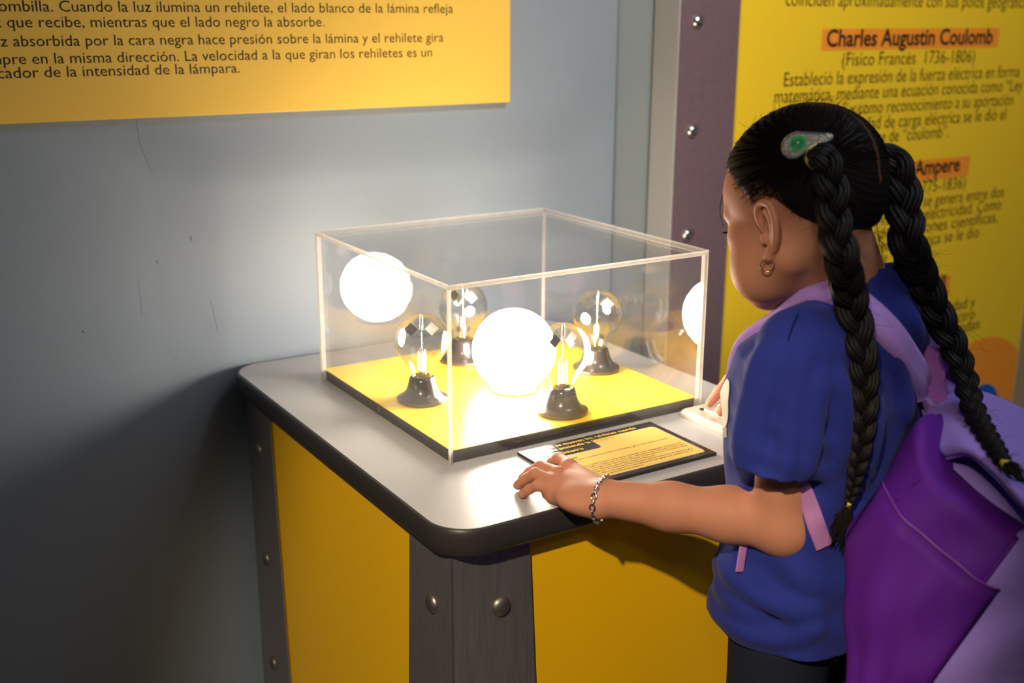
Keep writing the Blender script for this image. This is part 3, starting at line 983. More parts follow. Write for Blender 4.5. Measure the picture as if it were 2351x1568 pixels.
def ridge_segments():
    out = []
    for pix, r in RIDGES:
        pts = []
        for x, y in pix:
            d = march(shirt_sdf, x, y, 1.15, 2.0, 0.001)
            if d:
                pts.append(at(x, y, d + 0.0035))
        if len(pts) > 1:
            sp = spline(pts, 4 * len(pts))
            rr = r * np.sin(np.linspace(0.25, math.pi - 0.25, len(sp))) ** 0.6
            out += list(zip(sp[:-1], sp[1:], rr[:-1], rr[1:]))
    return out
def build_shirt():
    v = Vol((0.02, -0.70, 0.61), (0.76, -0.14, 1.16), 0.0034)
    _, P = v.sub(v.lo, v.lo + v.h * v.n)
    v.d = shirt_sdf(P)
    for a, b, r0, r1 in ridge_segments():
        v.add(rcone(a, b, r0, r1), 0.020, 0.022)
    return v.mesh()
sh_o = sculpt('shirt', [build_shirt()], M_shirt, girl, 1)

# ribbed collar
NBASE = NBASE_
cn = nrm(UP + 0.30 * TF)
cx_ = nrm(np.cross(TF, cn)); cy_ = np.cross(cn, cx_)
ring = [NBASE + 0.0635 * math.cos(t) * cx_ + 0.0585 * math.sin(t) * cy_ for t in np.linspace(0, 2 * math.pi, 56, endpoint=False)]
obj('collar', tube(ring, 0.0045, 12, closed=True, ry=0.0105, up=cn), M_shirt, sh_o, smooth=180)

# ---- left arm and hand
def chain(v, pts, rad, k, m=0.012):
    for a, b, r0, r1 in zip(pts[:-1], pts[1:], rad[:-1], rad[1:]):
        v.add(rcone(a, b, r0, r1), k, m)
def left_arm():
    lo = np.minimum.reduce([SL, EL, WL, on_z(1185, 1115, TOP)]) - 0.075
    hi = np.maximum.reduce([SL, EL, WL, on_z(1185, 1115, TOP)]) + 0.075
    hi[2] = SL[2]
    v = Vol(lo, hi, 0.0022)
    fd = nrm(WL - EL)
    chain(v, [SL + 0.1 * (EL - SL), SL + 0.5 * (EL - SL), EL], [0.032, 0.038, 0.040], 0.02)
    chain(v, [EL, EL + 0.28 * (WL - EL), EL + 0.62 * (WL - EL), WL], [0.0370, 0.0345, 0.0300, 0.0252], 0.02)
    v.add(ell(EL - 0.012 * fd - (0, 0, 0.008), (0.036, 0.034, 0.036)), 0.02)
    Z = TOP
    mcp = [on_z(1307, 1068, Z + 0.038), on_z(1282, 1087, Z + 0.041), on_z(1272, 1105, Z + 0.036), on_z(1271, 1126, Z + 0.028)]
    tip = [on_z(1259, 1072, Z + 0.008), on_z(1200, 1098, Z + 0.008), on_z(1188, 1114, Z + 0.008), on_z(1199, 1135, Z + 0.0075)]
    tip[0] = on_z(1258, 1071, Z + 0.009)
    pip = []
    for a, b, lift in zip(mcp, tip, (0.012, 0.014, 0.0145, 0.011)):
        pip.append(a + 0.50 * (b - a) + (0, 0, lift))
    # palm
    for i, r in enumerate((0.0150, 0.0155, 0.0145, 0.0125)):
        base = WL + (i - 1.5) * 0.0095 * nrm(mcp[3] - mcp[0]) + (0, 0, -0.002) + 0.006 * fd
        v.add(rcone(base, mcp[i] - (0, 0, 0.008), 0.0185, r), 0.012)
    v.add(ell(WL + 0.035 * fd - (0, 0, 0.008), (0.034, 0.028, 0.016), np.stack([fd, nrm(np.cross(UP, fd)), np.cross(fd, nrm(np.cross(UP, fd)))])), 0.014)
    for i in range(4):
        r = (0.0090, 0.0092, 0.0088, 0.0078)[i]
        dip = pip[i] + 0.55 * (tip[i] - pip[i]) + (0, 0, 0.0015)
        v.add(ell(mcp[i], (0.0098, 0.0098, 0.0090)), 0.006)
        chain(v, [mcp[i], pip[i], dip, tip[i]], [r * 1.08, r, r * 0.9, r * 0.78], 0.0035, 0.01)
    # thumb: leaves the side of the palm under the index finger and reaches over the plaque
    t0 = WL + 0.02 * fd + 0.017 * nrm(mcp[0] - mcp[3]) - (0, 0, 0.008)
    t1 = t0 + 0.030 * fd + 0.017 * nrm(mcp[0] - mcp[3]); t1[2] = Z + 0.022
    t2 = t1 + 0.024 * fd + 0.004 * nrm(mcp[0] - mcp[3]); t2[2] = Z + 0.018
    t3 = t2 + 0.020 * fd - 0.002 * nrm(mcp[0] - mcp[3]); t3[2] = Z + 0.0145
    chain(v, [t0, t1, t2, t3], [0.0140, 0.0115, 0.0095, 0.0080], 0.007)
    return v, mcp, pip, tip
LA, MCP, PIP, TIP = left_arm()

# ---- right arm and hand on the switch
RT = on_z(1629, 926, TOP + 0.034)          # index fingertip
def right_arm():
    K = on_z(1706, 846, TOP + 0.088)        # index knuckle
    e = SR + np.array((0.066, 0.060, -0.215))
    dirn = nrm(K - RT)
    w = K + np.array((0.050, -0.062, 0.012))
    lo = np.minimum.reduce([SR, e, w, RT]) - 0.07
    hi = np.maximum.reduce([SR, e, w, RT, K]) + 0.07
    hi[2] = SR[2]
    v = Vol(lo, hi, 0.0024)
    chain(v, [SR + 0.1 * (e - SR), e], [0.034, 0.038], 0.02)
    chain(v, [e, e + 0.4 * (w - e), w], [0.040, 0.037, 0.0255], 0.02)
    side = nrm(np.cross(UP, nrm(w - K)))
    ks = [K + i * 0.0165 * np.array((0.86, -0.20, 0)) - (0, 0, 0.004 * i) for i in range(4)]
    for i, k_ in enumerate(ks):
        v.add(rcone(w + (i - 1.5) * 0.009 * nrm(ks[3] - ks[0]), k_, 0.018, 0.0125), 0.012)
    # index reaches down to the rocker
    p1 = RT + 0.58 * (K - RT) + np.array((0.0, 0.0, 0.006))
    p2 = RT + 0.28 * (K - RT) + np.array((0.0, 0.0, 0.0035))
    chain(v, [K, p1, p2, RT], [0.0108, 0.0098, 0.0090, 0.0072], 0.004)
    for i in (1, 2, 3):                      # the others curl in
        a = ks[i]
        b = a + np.array((-0.030, 0.020, -0.022))
        c = b + np.array((0.006, -0.004, -0.026))
        d = c + np.array((0.018, -0.012, -0.006))
        chain(v, [a, b, c, d], [0.0095, 0.0088, 0.0082, 0.0070], 0.004)
    tt = on_z(1657, 943, TOP + 0.031)        # thumb presses the near side
    t1 = tt + np.array((0.028, -0.012, 0.012))
    t2 = t1 + np.array((0.028, -0.018, 0.020))
    chain(v, [t2, t1, tt], [0.0130, 0.0115, 0.0102], 0.006)
    v.add(rcone(t2, w, 0.0125, 0.018), 0.012)
    return v
RA = right_arm()

# ---- legs, inside the jeans
HIPL, HIPR = np.array((*CX, 0.60)) + 0.072 * TL, np.array((*CX, 0.60)) - 0.072 * TL
def legs(grow):
    v = Vol((0.0, -0.72, FZ + 0.0), (0.68, -0.10, 0.76), 0.005)
    for h in (HIPL, HIPR):
        k = h + np.array((0, 0.0, -0.34)) + 0.015 * TF
        a = np.array((h[0], h[1], FZ + 0.055)) - 0.02 * TF
        chain(v, [h, k, a], [0.068 + grow, 0.050 + grow, 0.034 + grow * 2.5], 0.02)
    v.add(ell((CX[0], CX[1], 0.66), (0.104 + grow, 0.132 + grow, 0.10), np.stack([TF, TL, UP])), 0.03)
    return v
def torso_core():
    v = Vol((0.0, -0.70, 0.60), (0.70, -0.12, 1.10), 0.006)
    _, P = v.sub(v.lo, v.lo + v.h * v.n)
    v.d = torso_sdf(P, -0.018)
    v.d = np.maximum(v.d, 0.67 - P[..., 2])
    v.d = np.maximum(v.d, P[..., 2] - 1.05)
    return v
HV = head_volume()
body = sculpt('body', [HV.mesh(), LA.mesh(), RA.mesh(), torso_core().mesh(), legs(-0.008).mesh()], M_skin, girl, 1)
jv = legs(0.004)
jv.all(lambda P, d: np.maximum(d - 0.003 * np.sin(P[..., 2] * 60 + 9 * P[..., 0]) * np.clip((0.3 - P[..., 2]) / 0.3, 0, 1), FZ + 0.045 - P[..., 2]))
sculpt('jeans', [jv.mesh()], M_jean, girl, 1)
for h in (HIPL, HIPR):
    a = np.array((h[0], h[1], FZ))
    v = Vol(a - (0.16, 0.16, 0.0), a + (0.16, 0.2, 0.11), 0.004)
    v.add(rcone(a - 0.03 * TF + (0, 0, 0.035), a + 0.085 * TF + (0, 0, 0.026), 0.038, 0.036), 0.01)
    v.add(rcone(a - 0.025 * TF + (0, 0, 0.06), a + 0.03 * TF + (0, 0, 0.045), 0.038, 0.032), 0.02)
    v.all(lambda P, d: np.maximum(d, FZ + 0.002 - P[..., 2]))
    sculpt('shoe', [v.mesh()], M_shoe, girl, 1)

# ------------------------------------------------------------------ hair
CC = hp(-0.006, 0, 0.064)
CRAD = np.array((0.102, 0.077, 0.086))
HT = np.array((0.0085, 0.0085, 0.0075))
def hair_dir(q):
    """unit directions in the head frame -> points on the hair surface"""
    q = np.asarray(q, float)
    q = q / np.linalg.norm(q, axis=-1, keepdims=True)
    rad = CRAD + HT
    k = 1 / np.sqrt(((q / rad) ** 2).sum(-1, keepdims=True))
    return q * k
def to_world(q):
    return CC + np.asarray(q) @ HM
def hairline_ok(q):
    """> 0 inside the hair: forehead line, temple, behind the ear, nape (q relative to the skull centre)"""
    f, l, u = q[..., 0], np.abs(q[..., 1]), q[..., 2]
    front = 0.084 - f - 0.30 * np.clip(l - 0.030, 0, 1) + 0.75 * np.clip(u - 0.010, -0.075, 0.1)
    low = u - np.interp(f, [-0.12, -0.09, -0.06, -0.03, -0.008, 0.010, 0.030, 0.060], [-0.100, -0.100, -0.090, -0.064, -0.038, -0.031, -0.044, -0.046])
    return np.minimum(front, low)
def hair_cap():
    v = Vol(CC - 0.125, CC + 0.125, 0.0024)
    def f(P, d):
        q = (P - CC) @ HM.T
        hl = hairline_ok(q)
        th_ = np.clip(hl / 0.026, 0, 1)
        th_ = th_ * th_ * (3 - 2 * th_)
        k0 = np.linalg.norm(q / CRAD, axis=-1); k1 = np.linalg.norm(q / CRAD ** 2, axis=-1) + 1e-9
        a = k0 * (k0 - 1) / k1
        # lower back of the skull runs into the nape
        nb = ell((-0.038, 0, -0.036), (0.048, 0.052, 0.054))(q)
        a = smin(a, nb, 0.025)
        a = a + 0.0035 - 0.0120 * th_
        a = a + 0.0022 * np.exp(-(q[..., 1] / 0.0035) ** 2) * (q[..., 2] > -0.02)          # parting groove
        th = np.arctan2(q[..., 2] - 0.02, q[..., 0] + 0.06)
        a = a - 0.0007 * np.sin(60 * th + 20 * q[..., 1])
        return np.maximum(a, -hl * 0.8)
    v.all(f)
    return v.mesh()
M_cap = mat('combed_black_hair', (0.009, 0.0065, 0.0055), 0.55, spec=0.10)
nt = M_cap.node_tree
at_ = nt.nodes.new('ShaderNodeAttribute'); at_.attribute_name = 'scalp'
mx = nt.nodes.new('ShaderNodeMixRGB'); mx.inputs[1].default_value = (0.009, 0.0065, 0.0055, 1); mx.inputs[2].default_value = (0.40, 0.20, 0.12, 1)
nt.links.new(at_.outputs['Fac'], mx.inputs[0]); nt.links.new(mx.outputs[0], nt.nodes['Principled BSDF'].inputs['Base Color'])
mspec = nt.nodes.new('ShaderNodeMapRange'); mspec.inputs[3].default_value = 0.10; mspec.inputs[4].default_value = 0.0; mspec.inputs[2].default_value = 0.12
nt.links.new(at_.outputs['Fac'], mspec.inputs[0]); nt.links.new(mspec.outputs[0], nt.nodes['Principled BSDF'].inputs['Specular IOR Level'])
cap = sculpt('hair', [hair_cap()], M_cap, girl, 2)
vv = np.array([v.co[:] for v in cap.data.vertices]) + np.array(girl.location)
q = (vv - CC) @ HM.T
part = np.exp(-(q[:, 1] / 0.0018) ** 2) * (q[:, 2] > -0.03) * 0.9
st = 0.5 + 0.5 * np.sin(70 * np.arctan2(q[:, 2], q[:, 0]) + 3 * np.sin(40 * q[:, 1] * 10))
edge = np.clip(1 - (hairline_ok(q) - 0.009) / (0.008 + 0.016 * st), 0, 1) ** 1.2 * 0.85 * (q[:, 0] > -0.02)
a_ = cap.data.attributes.new('scalp', 'FLOAT', 'POINT')
a_.data.foreach_set('value', np.maximum(part * 0.4, edge).astype(np.float32))

# braid roots on the skull
def root_of(px, py, side):
    best, bq = 1e9, None
    for az in np.linspace(100, 178, 60):
        for el in np.linspace(-20, 60, 50):
            d = np.array((math.cos(R(az)) * math.cos(R(el)), side * math.sin(R(az)) * math.cos(R(el)), math.sin(R(el))))
            p = to_world(hair_dir(d))
            w = p - CAM
            z = w @ CF
            e = (IMG_W / 2 + F_PX * (w @ CR) / z - px) ** 2 + (IMG_H / 2 - F_PX * (w @ CU) / z - py) ** 2
            if z < 1.6 and e < best:
                best, bq = e, d
    return bq
RL, RRt = root_of(1876, 366, 1), root_of(2016, 360, -1)
# combed strands, from the hairline and the parting to the tie
def strands(side, rootd, n):
    out = []
    for k in range(n):
        while True:
            if RNG.random() < 0.72:
                az = RNG.uniform(0, 180); el = RNG.uniform(-42, 88)
                d = np.array((math.cos(R(az)) * math.cos(R(el)), side * math.sin(R(az)) * math.cos(R(el)), math.sin(R(el))))
            else:
                t = RNG.uniform(20, 190)
                d = np.array((math.cos(R(t)), side * RNG.uniform(0.025, 0.05), math.sin(R(t))))
            p = hair_dir(d)
            if hairline_ok(p) > 0.007 and p[1] * side > 0.0025:
                break
        a, b = p / np.linalg.norm(p), rootd
        om = math.acos(np.clip(a @ b, -1, 1))
        if om < 0.08 or om > 2.2:
            continue
        ts = np.linspace(0, 1, 12)
        s = (np.sin((1 - ts) * om)[:, None] * a + np.sin(ts * om)[:, None] * b) / math.sin(om)
        bow = nrm(np.cross(a, b)) * RNG.normal(0, 0.03)
        s = s + np.sin(ts * math.pi)[:, None] * bow
        pts = hair_dir(s)
        pts = pts * (1 + (0.004 + 0.012 * RNG.random()) * np.sin(np.clip(ts * 1.3, 0, 1) * math.pi / 2))[:, None]
        out.append(tube(to_world(pts), np.linspace(0.00055, 0.0009, 12) * RNG.uniform(0.6, 1.1), 3))
    return out
tag(obj('combed_strands', merge(*strands(1, RL, 620), *strands(-1, RRt, 420)), mat('fine_black_hair', (0.012, 0.0085, 0.0065), 0.8, spec=0.0), cap, smooth=180), kind='stuff')

# ------------------------------------------------------------------ backpack geometry fields (used by straps and braids too)
BO = -TF                                           # outward from her back
KP = 1.09
BK_C = np.array((0.364, -0.557, 0.851)) + 0.112 * TL
BK_C = CAM + KP * (BK_C - CAM)
bk_up = nrm(UP + 0.42 * BO - 0.20 * TL)
bk_out = nrm(BO - (BO @ bk_up) * bk_up - 0.12 * TL)
bk_l = np.cross(bk_up, bk_out)
bk_l = bk_l if bk_l @ TL > 0 else -bk_l
def pack_local(P):
    r = (P - BK_C) / KP
    return r @ bk_out, r @ bk_l, r @ bk_up
BH0, BH1 = -0.295, 0.120
def t_of(u):
    return np.clip((u + 0.215) / 0.335, -0.3, 1)
def dep_f(t):
    return np.interp(t, [-0.3, 0, 0.15, 0.35, 0.6, 0.85, 1.0], [0.240, 0.252, 0.256, 0.254, 0.238, 0.212, 0.190])
def edge_f(t):
    return np.interp(t, [-0.3, 0, 0.35, 1.0], [0.185, 0.170, 0.166, 0.158])
def oin_f(t):
    return np.minimum(0.115, 0.165 * np.clip(1 - t / 0.62, 0, 1) ** 1.2)
def pack_sdf(P):
    o, l, u = pack_local(P)
    t = t_of(u)
    dep = dep_f(t)
    wid = np.interp(t, [0, 0.15, 0.5, 0.85, 1.0], [0.118, 0.135, 0.135, 0.128, 0.118])
    # inner side lies on the back (o = 0 plane), outer bulges
    oin = oin_f(t)
    dep = dep - oin
    co = oin + dep / 2
    e = (np.abs((o - co) / (dep / 2)) ** 2.7 + np.abs(l / wid) ** 2.7) ** (1 / 2.7)
    d = (e - 1) * np.minimum(dep / 2, wid)
    d = -smin(-d, -(u - BH1 - 0.034 * np.clip(1 - o / 0.07, 0, 1)), 0.015)
    d = -smin(-d, -(BH0 - u), 0.04)
    wr = 0.0048 * np.sin(38 * u + 26 * o + 2 * np.sin(40 * l)) * (0.4 + 0.6 * np.exp(-((t - 0.15) / 0.25) ** 2)) + 0.002 * np.sin(70 * o - 45 * u)
    return (d - wr) * KP
def cloth_sdf(P):
    return np.minimum(shirt_sdf(P), pack_sdf(P))

# ------------------------------------------------------------------ braids
def braid(px_path, widths, root_pt, name, tie_i, f, label=None, bead=None):
    """three plaited strands of hair laid along a path that rests on the clothes"""
    pts, deps = [], []
    for (x, y, dd) in px_path:
        if dd is None:
            m = march(f, x, y, 1.0, 2.2)
            dd = (m if m else deps[-1]) - 0.012
        deps.append(dd)
    deps = np.array(deps)
    sm = deps.copy()
    for _ in range(2):
        sm[1:-1] = np.minimum(sm[1:-1], 0.25 * sm[:-2] + 0.5 * sm[1:-1] + 0.25 * sm[2:])
    pts = [root_pt] + [at(x, y, d) for (x, y, _), d in zip(px_path, sm)]
    P = spline(pts, 260)
    s = np.concatenate([[0], np.cumsum(np.linalg.norm(np.diff(P, axis=0), axis=1))])
    W = np.interp(np.linspace(0, len(pts) - 1, 260), np.arange(len(pts)), [widths[0]] + list(widths))
    T = np.gradient(P, axis=0); T /= np.linalg.norm(T, axis=1)[:, None]
    view = P - CAM; view /= np.linalg.norm(view, axis=1)[:, None]
    X = np.cross(T, view); X /= np.linalg.norm(X, axis=1)[:, None]
    Y = np.cross(X, T)
    # plait phase advances with length over width
    ph = np.concatenate([[0], np.cumsum(np.diff(s) / np.maximum(W[1:], 0.006))]) * 2.15
    it = int(tie_i / len(px_path) * 260) if tie_i else 260
    shapes = []
    for k in range(3):
        a = ph + k * 2 * math.pi / 3
        Q = P + X * (0.30 * W * np.sin(a))[:, None] + Y * (0.17 * W * np.sin(2 * a))[:, None]
        Q = Q[:it]
        r = 0.285 * W[:it]
        # each strand is a bundle of finer locks
        Tq = np.gradient(Q, axis=0); Tq /= np.linalg.norm(Tq, axis=1)[:, None]
        Xq = np.cross(Tq, view[:it]); Xq /= np.linalg.norm(Xq, axis=1)[:, None]
        Yq = np.cross(Xq, Tq)
        shapes.append(tube(Q, r * 0.88, 10))
        for j in range(9):
            w = j * 2 * math.pi / 9 + 0.02 * np.arange(it) * 0.25
            rr = r * 0.74
            shapes.append(tube(Q + Xq * (rr * np.cos(w))[:, None] + Yq * (rr * np.sin(w))[:, None], r * 0.30, 5))
    b = obj(name, merge(*shapes), M_hair, girl, smooth=180)
    # loose tail under the tie
    tail = []
    e0 = P[it - 1]
    tv = P[-1] - e0
    for k in range(60):
        sp = RNG.normal(0, 1, 3) * 0.22
        end = e0 + tv * RNG.uniform(0.6, 1.05) + np.linalg.norm(tv) * 0.08 * RNG.normal(0, 1) * X[-1]
        st = e0 + X[it - 1] * RNG.normal(0, 0.0022) + Y[it - 1] * RNG.normal(0, 0.002)
        mid = 0.5 * (st + end) + X[-1] * RNG.normal(0, 0.0035) - view[-1] * RNG.uniform(0, 0.003)
        tail.append(tube(spline([st, mid, end], 9), np.linspace(0.0016, 0.0003, 9), 4))
    tag(obj('braid_tail', merge(*tail), M_hair, b, smooth=180), kind='stuff')
    # elastics
    w0 = W[it - 1] * 0.33
    els = [tube([P[it - 1] + T[it - 1] * dz + w0 * (math.cos(t) * X[it - 1] + math.sin(t) * Y[it - 1]) for t in np.linspace(0, 2 * math.pi, 20, endpoint=False)], 0.0013, 6, closed=True) for dz in (-0.002, 0.0, 0.002)]
    obj('hair_elastic', merge(*els), M_elastic, b, smooth=180)
    i0 = 6
    w1 = W[i0] * 0.50
    els = [tube([P[i0] + T[i0] * dz + w1 * (math.cos(t) * X[i0] + math.sin(t) * Y[i0]) for t in np.linspace(0, 2 * math.pi, 28, endpoint=False)], 0.0017, 8, closed=True) for dz in (-0.0018, 0.0012)]
    obj('hair_elastic', merge(*els), M_elastic, b, smooth=180)
    # stray hairs along the braid
    fl = []
    for k in range(46):
        i = int(RNG.integers(20, it - 5))
        sd = RNG.choice((-1, 1))
        a = P[i] + X[i] * sd * 0.42 * W[i]
        ln = RNG.uniform(0.012, 0.034)
        d = nrm(X[i] * sd * RNG.uniform(0.3, 1) + T[i] * RNG.uniform(-0.2, 1) + Y[i] * RNG.normal(0, 0.4))
        c = a + d * ln * 0.55 + T[i] * ln * RNG.normal(0, 0.2)
        e = a + d * ln + T[i] * ln * RNG.uniform(0.1, 0.6)
        fl.append(tube(spline([a, c, e], 8), np.linspace(0.00028, 0.00012, 8), 3))
    tag(obj('stray_hairs', merge(*fl), M_wisp, b, smooth=180), kind='stuff')
    return b
rl_w, rr_w = to_world(hair_dir(RL) * 0.985), to_world(hair_dir(RRt) * 0.985)
dl, dr = (rl_w - CAM) @ CF, (rr_w - CAM) @ CF
print('braid root depth', dl, dr)
braid([(1890, 362, dl - 0.014), (1908, 420, dl - 0.020), (1914, 500, dl - 0.022), (1932, 590, dl - 0.022), (1950, 670, None), (1964, 740, None), (1976, 800, None), (1984, 870, None), (1984, 950, None), (1974, 1040, None), (1960, 1110, None), (1947, 1160, None), (1930, 1205, None), (1914, 1258, None)],
      [0.032, 0.037, 0.037, 0.037, 0.038, 0.038, 0.036, 0.033, 0.031, 0.024, 0.016, 0.009, 0.007, 0.006], rl_w, 'braid', 12, cloth_sdf)
braid([(2040, 362, dr - 0.006), (2066, 410, dr - 0.012), (2076, 480, dr - 0.022), (2086, 560, dr - 0.034), (2116, 640, 1.495), (2152, 720, 1.482), (2188, 790, 1.470), (2213, 860, 1.455), (2234, 935, 1.432), (2266, 1000, 1.345), (2292, 1040, 1.298), (2310, 1066, 1.272), (2335, 1092, 1.254), (2362, 1112, 1.248)],
      [0.036, 0.042, 0.042, 0.041, 0.040, 0.037, 0.033, 0.029, 0.027, 0.024, 0.020, 0.014, 0.012, 0.012], rr_w, 'braid', 12, cloth_sdf)

# wisps at the temple, forehead, nape; fuzz over the crown; eyelashes and brows
wis = []
def wisp(a, b, curl, r=0.00035, n=14):
    a, b = np.asarray(a), np.asarray(b)
    t = np.linspace(0, 1, n)[:, None]
    side = nrm(np.cross(b - a, RNG.normal(0, 1, 3)))
    up2 = nrm(np.cross(side, b - a))
    P = a + (b - a) * t + curl * (np.sin(t * RNG.uniform(2, 5)) * side + (1 - np.cos(t * RNG.uniform(2, 5))) * up2) * t ** 0.5
    wis.append(tube(P, np.linspace(r, r * 0.4, n), 3))
for k in range(520):                       # baby hairs along the hairline, combed back
    az, el = RNG.uniform(8, 60), RNG.uniform(-34, 55)
    for s_ in (1, -1):
        d = np.array((math.cos(R(az)) * math.cos(R(el)), s_ * math.sin(R(az)) * math.cos(R(el)), math.sin(R(el))))
        d = d / np.linalg.norm(d)
        p = d / np.sqrt(((d / (CRAD + 0.0005)) ** 2).sum())
        h_ = float(hairline_ok(p))
        if -0.016 < h_ < 0.012 and RNG.random() < (1.0 if h_ > 0 else math.exp(h_ / 0.007)):
            a = to_world(p)
            n = nrm(a - CC)
            b = a - HF * RNG.uniform(0.012, 0.034) + HU * RNG.uniform(-0.004, 0.012) + n * RNG.uniform(0.002, 0.008)
            wisp(a, b, RNG.uniform(0.0005, 0.0030), 0.00026, 12)
for k in range(40):                        # nape
    a = hp(-0.070 + RNG.uniform(-0.006, 0.02), RNG.uniform(-0.045, 0.045), RNG.uniform(-0.035, 0.0))
    b = a - HF * RNG.uniform(0.002, 0.010) - HU * RNG.uniform(0.010, 0.030) + HL * RNG.normal(0, 0.006)
    wisp(a, b, RNG.uniform(0.001, 0.003), 0.00024)
for k in range(16):                        # long curls behind the right of the neck
    a = hp(-0.072, -0.042, RNG.uniform(-0.03, 0.0))
    b = a - HL * RNG.uniform(0.005, 0.022) - HU * RNG.uniform(0.01, 0.05) - HF * 0.008
    wisp(a, b, RNG.uniform(0.006, 0.012), 0.0003, 22)
for k in range(170):                       # fuzz standing off the crown
    t = R(RNG.uniform(25, 150))
    d = np.array((math.cos(t), RNG.normal(0, 0.35), math.sin(t)))
    p = hair_dir(d)
    if hairline_ok(p) < 0:
        continue
    a = to_world(p)
    n = nrm(a - CC)
    b = a + n * RNG.uniform(0.002, 0.013) - HF * RNG.uniform(0.0, 0.02) + HL * RNG.normal(0, 0.01)
    wisp(a, b, RNG.uniform(0.001, 0.005), 0.00024)
a = hp(0.070, 0.040, 0.078)                # the loose lock over the brow
wis.append(tube(spline([a, hp(0.091, 0.042, 0.066), hp(0.101, 0.043, 0.045), hp(0.101, 0.041, 0.022)], 16), np.linspace(0.0009, 0.0003, 16), 4))
wis.append(tube(spline([hp(0.062, 0.052, 0.050), hp(0.078, 0.052, 0.045), hp(0.090, 0.047, 0.042), hp(0.101, 0.040, 0.038)], 14), np.linspace(0.0006, 0.0003, 14), 4))
tag(obj('wispy_hairs', merge(*wis), M_wisp, cap, smooth=180), kind='stuff')
lash = []
for s in (1, -1):
    for t in np.linspace(-1, 1, 26):
        a = hp(0.0915 - 0.006 * t * t, s * (0.031 + 0.0125 * t), 0.0175 - 0.002 * t * t)
        b = a + 0.0085 * HF + s * 0.004 * t * HL - 0.0025 * HU
        c = b + 0.0035 * HF + 0.002 * HU + s * 0.002 * HL
        lash.append(tube([a, b, c], [0.0006, 0.00045, 0.0002], 4))
    for t in np.linspace(-1, 1, 40):
        a = hp(0.0915 - 0.010 * max(t, 0) ** 2, s * (0.031 + 0.017 * t), 0.0375 + 0.004 * (1 - t * t))
        lash.append(tube([a, a + 0.002 * HF + s * 0.005 * HL + 0.001 * HU], [0.0007, 0.0002], 4))
tag(obj('eyelashes', merge(*lash), M_hair, girl, smooth=180), kind='stuff')

# ------------------------------------------------------------------ hoop earring, hair clip, bracelet
ear = hp(0.0085, 0.0780, -0.0345)
M_goldm = mat('polished_gold', (0.85, 0.60, 0.24), 0.12, metal=1.0)
er = tag(empty('hoop_earring', ear), 'small gold hoop earring in the left earlobe of the girl', 'earring')
rr = 0.0082
hc = ear - np.array((0, 0, rr * 0.93))
e1, e2 = nrm(CR - 0.25 * CF), UP
obj('hoop', tube([hc + rr * (math.cos(t) * e1 + math.sin(t) * e2) for t in np.linspace(0, 2 * math.pi, 48, endpoint=False)], 0.0008, 8, closed=True), M_goldm, er, smooth=180)

# clip: a teardrop of clear resin with glitter and a green disc, lying on the hair
def skull_hit(px, py):
    def f(P):
        q = (P - CC) @ HM.T
        rad = CRAD + HT
        k0 = np.linalg.norm(q / rad, axis=-1); k1 = np.linalg.norm(q / rad ** 2, axis=-1) + 1e-9
        return k0 * (k0 - 1) / k1
    return at(px, py, march(f, px, py, 1.1, 1.9, 0.001) or 1.4), f
pa, fs = skull_hit(1827, 336)
pb, _ = skull_hit(1903, 321)
nc = grad(fs, 0.5 * (pa + pb))
xd = nrm((pb - pa) - ((pb - pa) @ nc) * nc)
yd = np.cross(nc, xd)
Lc = np.linalg.norm(pb - pa)
def tear(inset):
    r0, r1 = 0.0172 - inset, 0.0055 - inset
    pts = []
    for t in np.linspace(100, 268, 22):
        pts.append((r0 * math.cos(R(t)), r0 * math.sin(R(t))))
    lo = [(r0 * math.cos(R(268)), -r0), (Lc * 0.45, -0.0118 + inset), (Lc * 0.8, -0.0050 + inset), (Lc, 0.0015 - r1)]
    pts += [tuple(p) for p in spline([(a, b, 0) for a, b in lo], 12)[1:, :2]]
    for t in np.linspace(-80, 80, 10):
        pts.append((Lc + r1 * math.cos(R(t)), 0.0015 + r1 * math.sin(R(t))))
    hi = [(Lc, 0.0015 + r1), (Lc * 0.55, 0.0115 - inset), (0.1 * Lc, r0)]
    pts += [tuple(p) for p in spline([(a, b, 0) for a, b in hi], 12)[:, :2]]
    return pts
def curve_on(x, y, h):
    """height of the clip above the hair, bent to follow the skull"""
    p = 0.5 * (pa + pb) + (x - Lc / 2) * xd + y * yd
    for _ in range(3):
        p = p - nc * (fs(p[None])[0] - h)
    return p
clip = tag(empty('hair_clip', 0.5 * (pa + pb)), 'clear teardrop hair clip with glitter and a green disc above the left braid', 'hair clip')
def clip_slab(ins, h0, h1):
    o = tear(ins)
    c = np.mean(o, 0)
    rings = []
    for s in (1.0, 0.8, 0.55, 0.28):
        rings.append([(c[0] + (x - c[0]) * s, c[1] + (y - c[1]) * s) for x, y in o])
    V, Fq, n = [], [], len(o)
    V += [curve_on(x, y, h0) for x, y in o]
    for k, rg in enumerate(rings):
        V += [curve_on(x, y, h1 + 0.0006 * min(k, 1)) for x, y in rg]
    V.append(curve_on(c[0], c[1], h1 + 0.0006))
    for l in range(len(rings)):
        Fq += [(l * n + j, l * n + (j + 1) % n, (l + 1) * n + (j + 1) % n, (l + 1) * n + j) for j in range(n)]
    Fq += [(len(rings) * n + j, len(rings) * n + (j + 1) % n, len(V) - 1) for j in range(n)]
    return V, Fq
M_resin = clear_mat('clear_resin', 0.05, (0.97, 0.98, 0.98), 0.05, power=3.5)
M_rim = clear_mat('clear_resin_rim', 0.16, (0.85, 0.88, 0.90), 0.1, power=1.5, haze=0.35)
obj('clip_body', clip_slab(0, 0.0022, 0.0050), M_resin, clip, smooth=180)
ol = tear(0.0008)
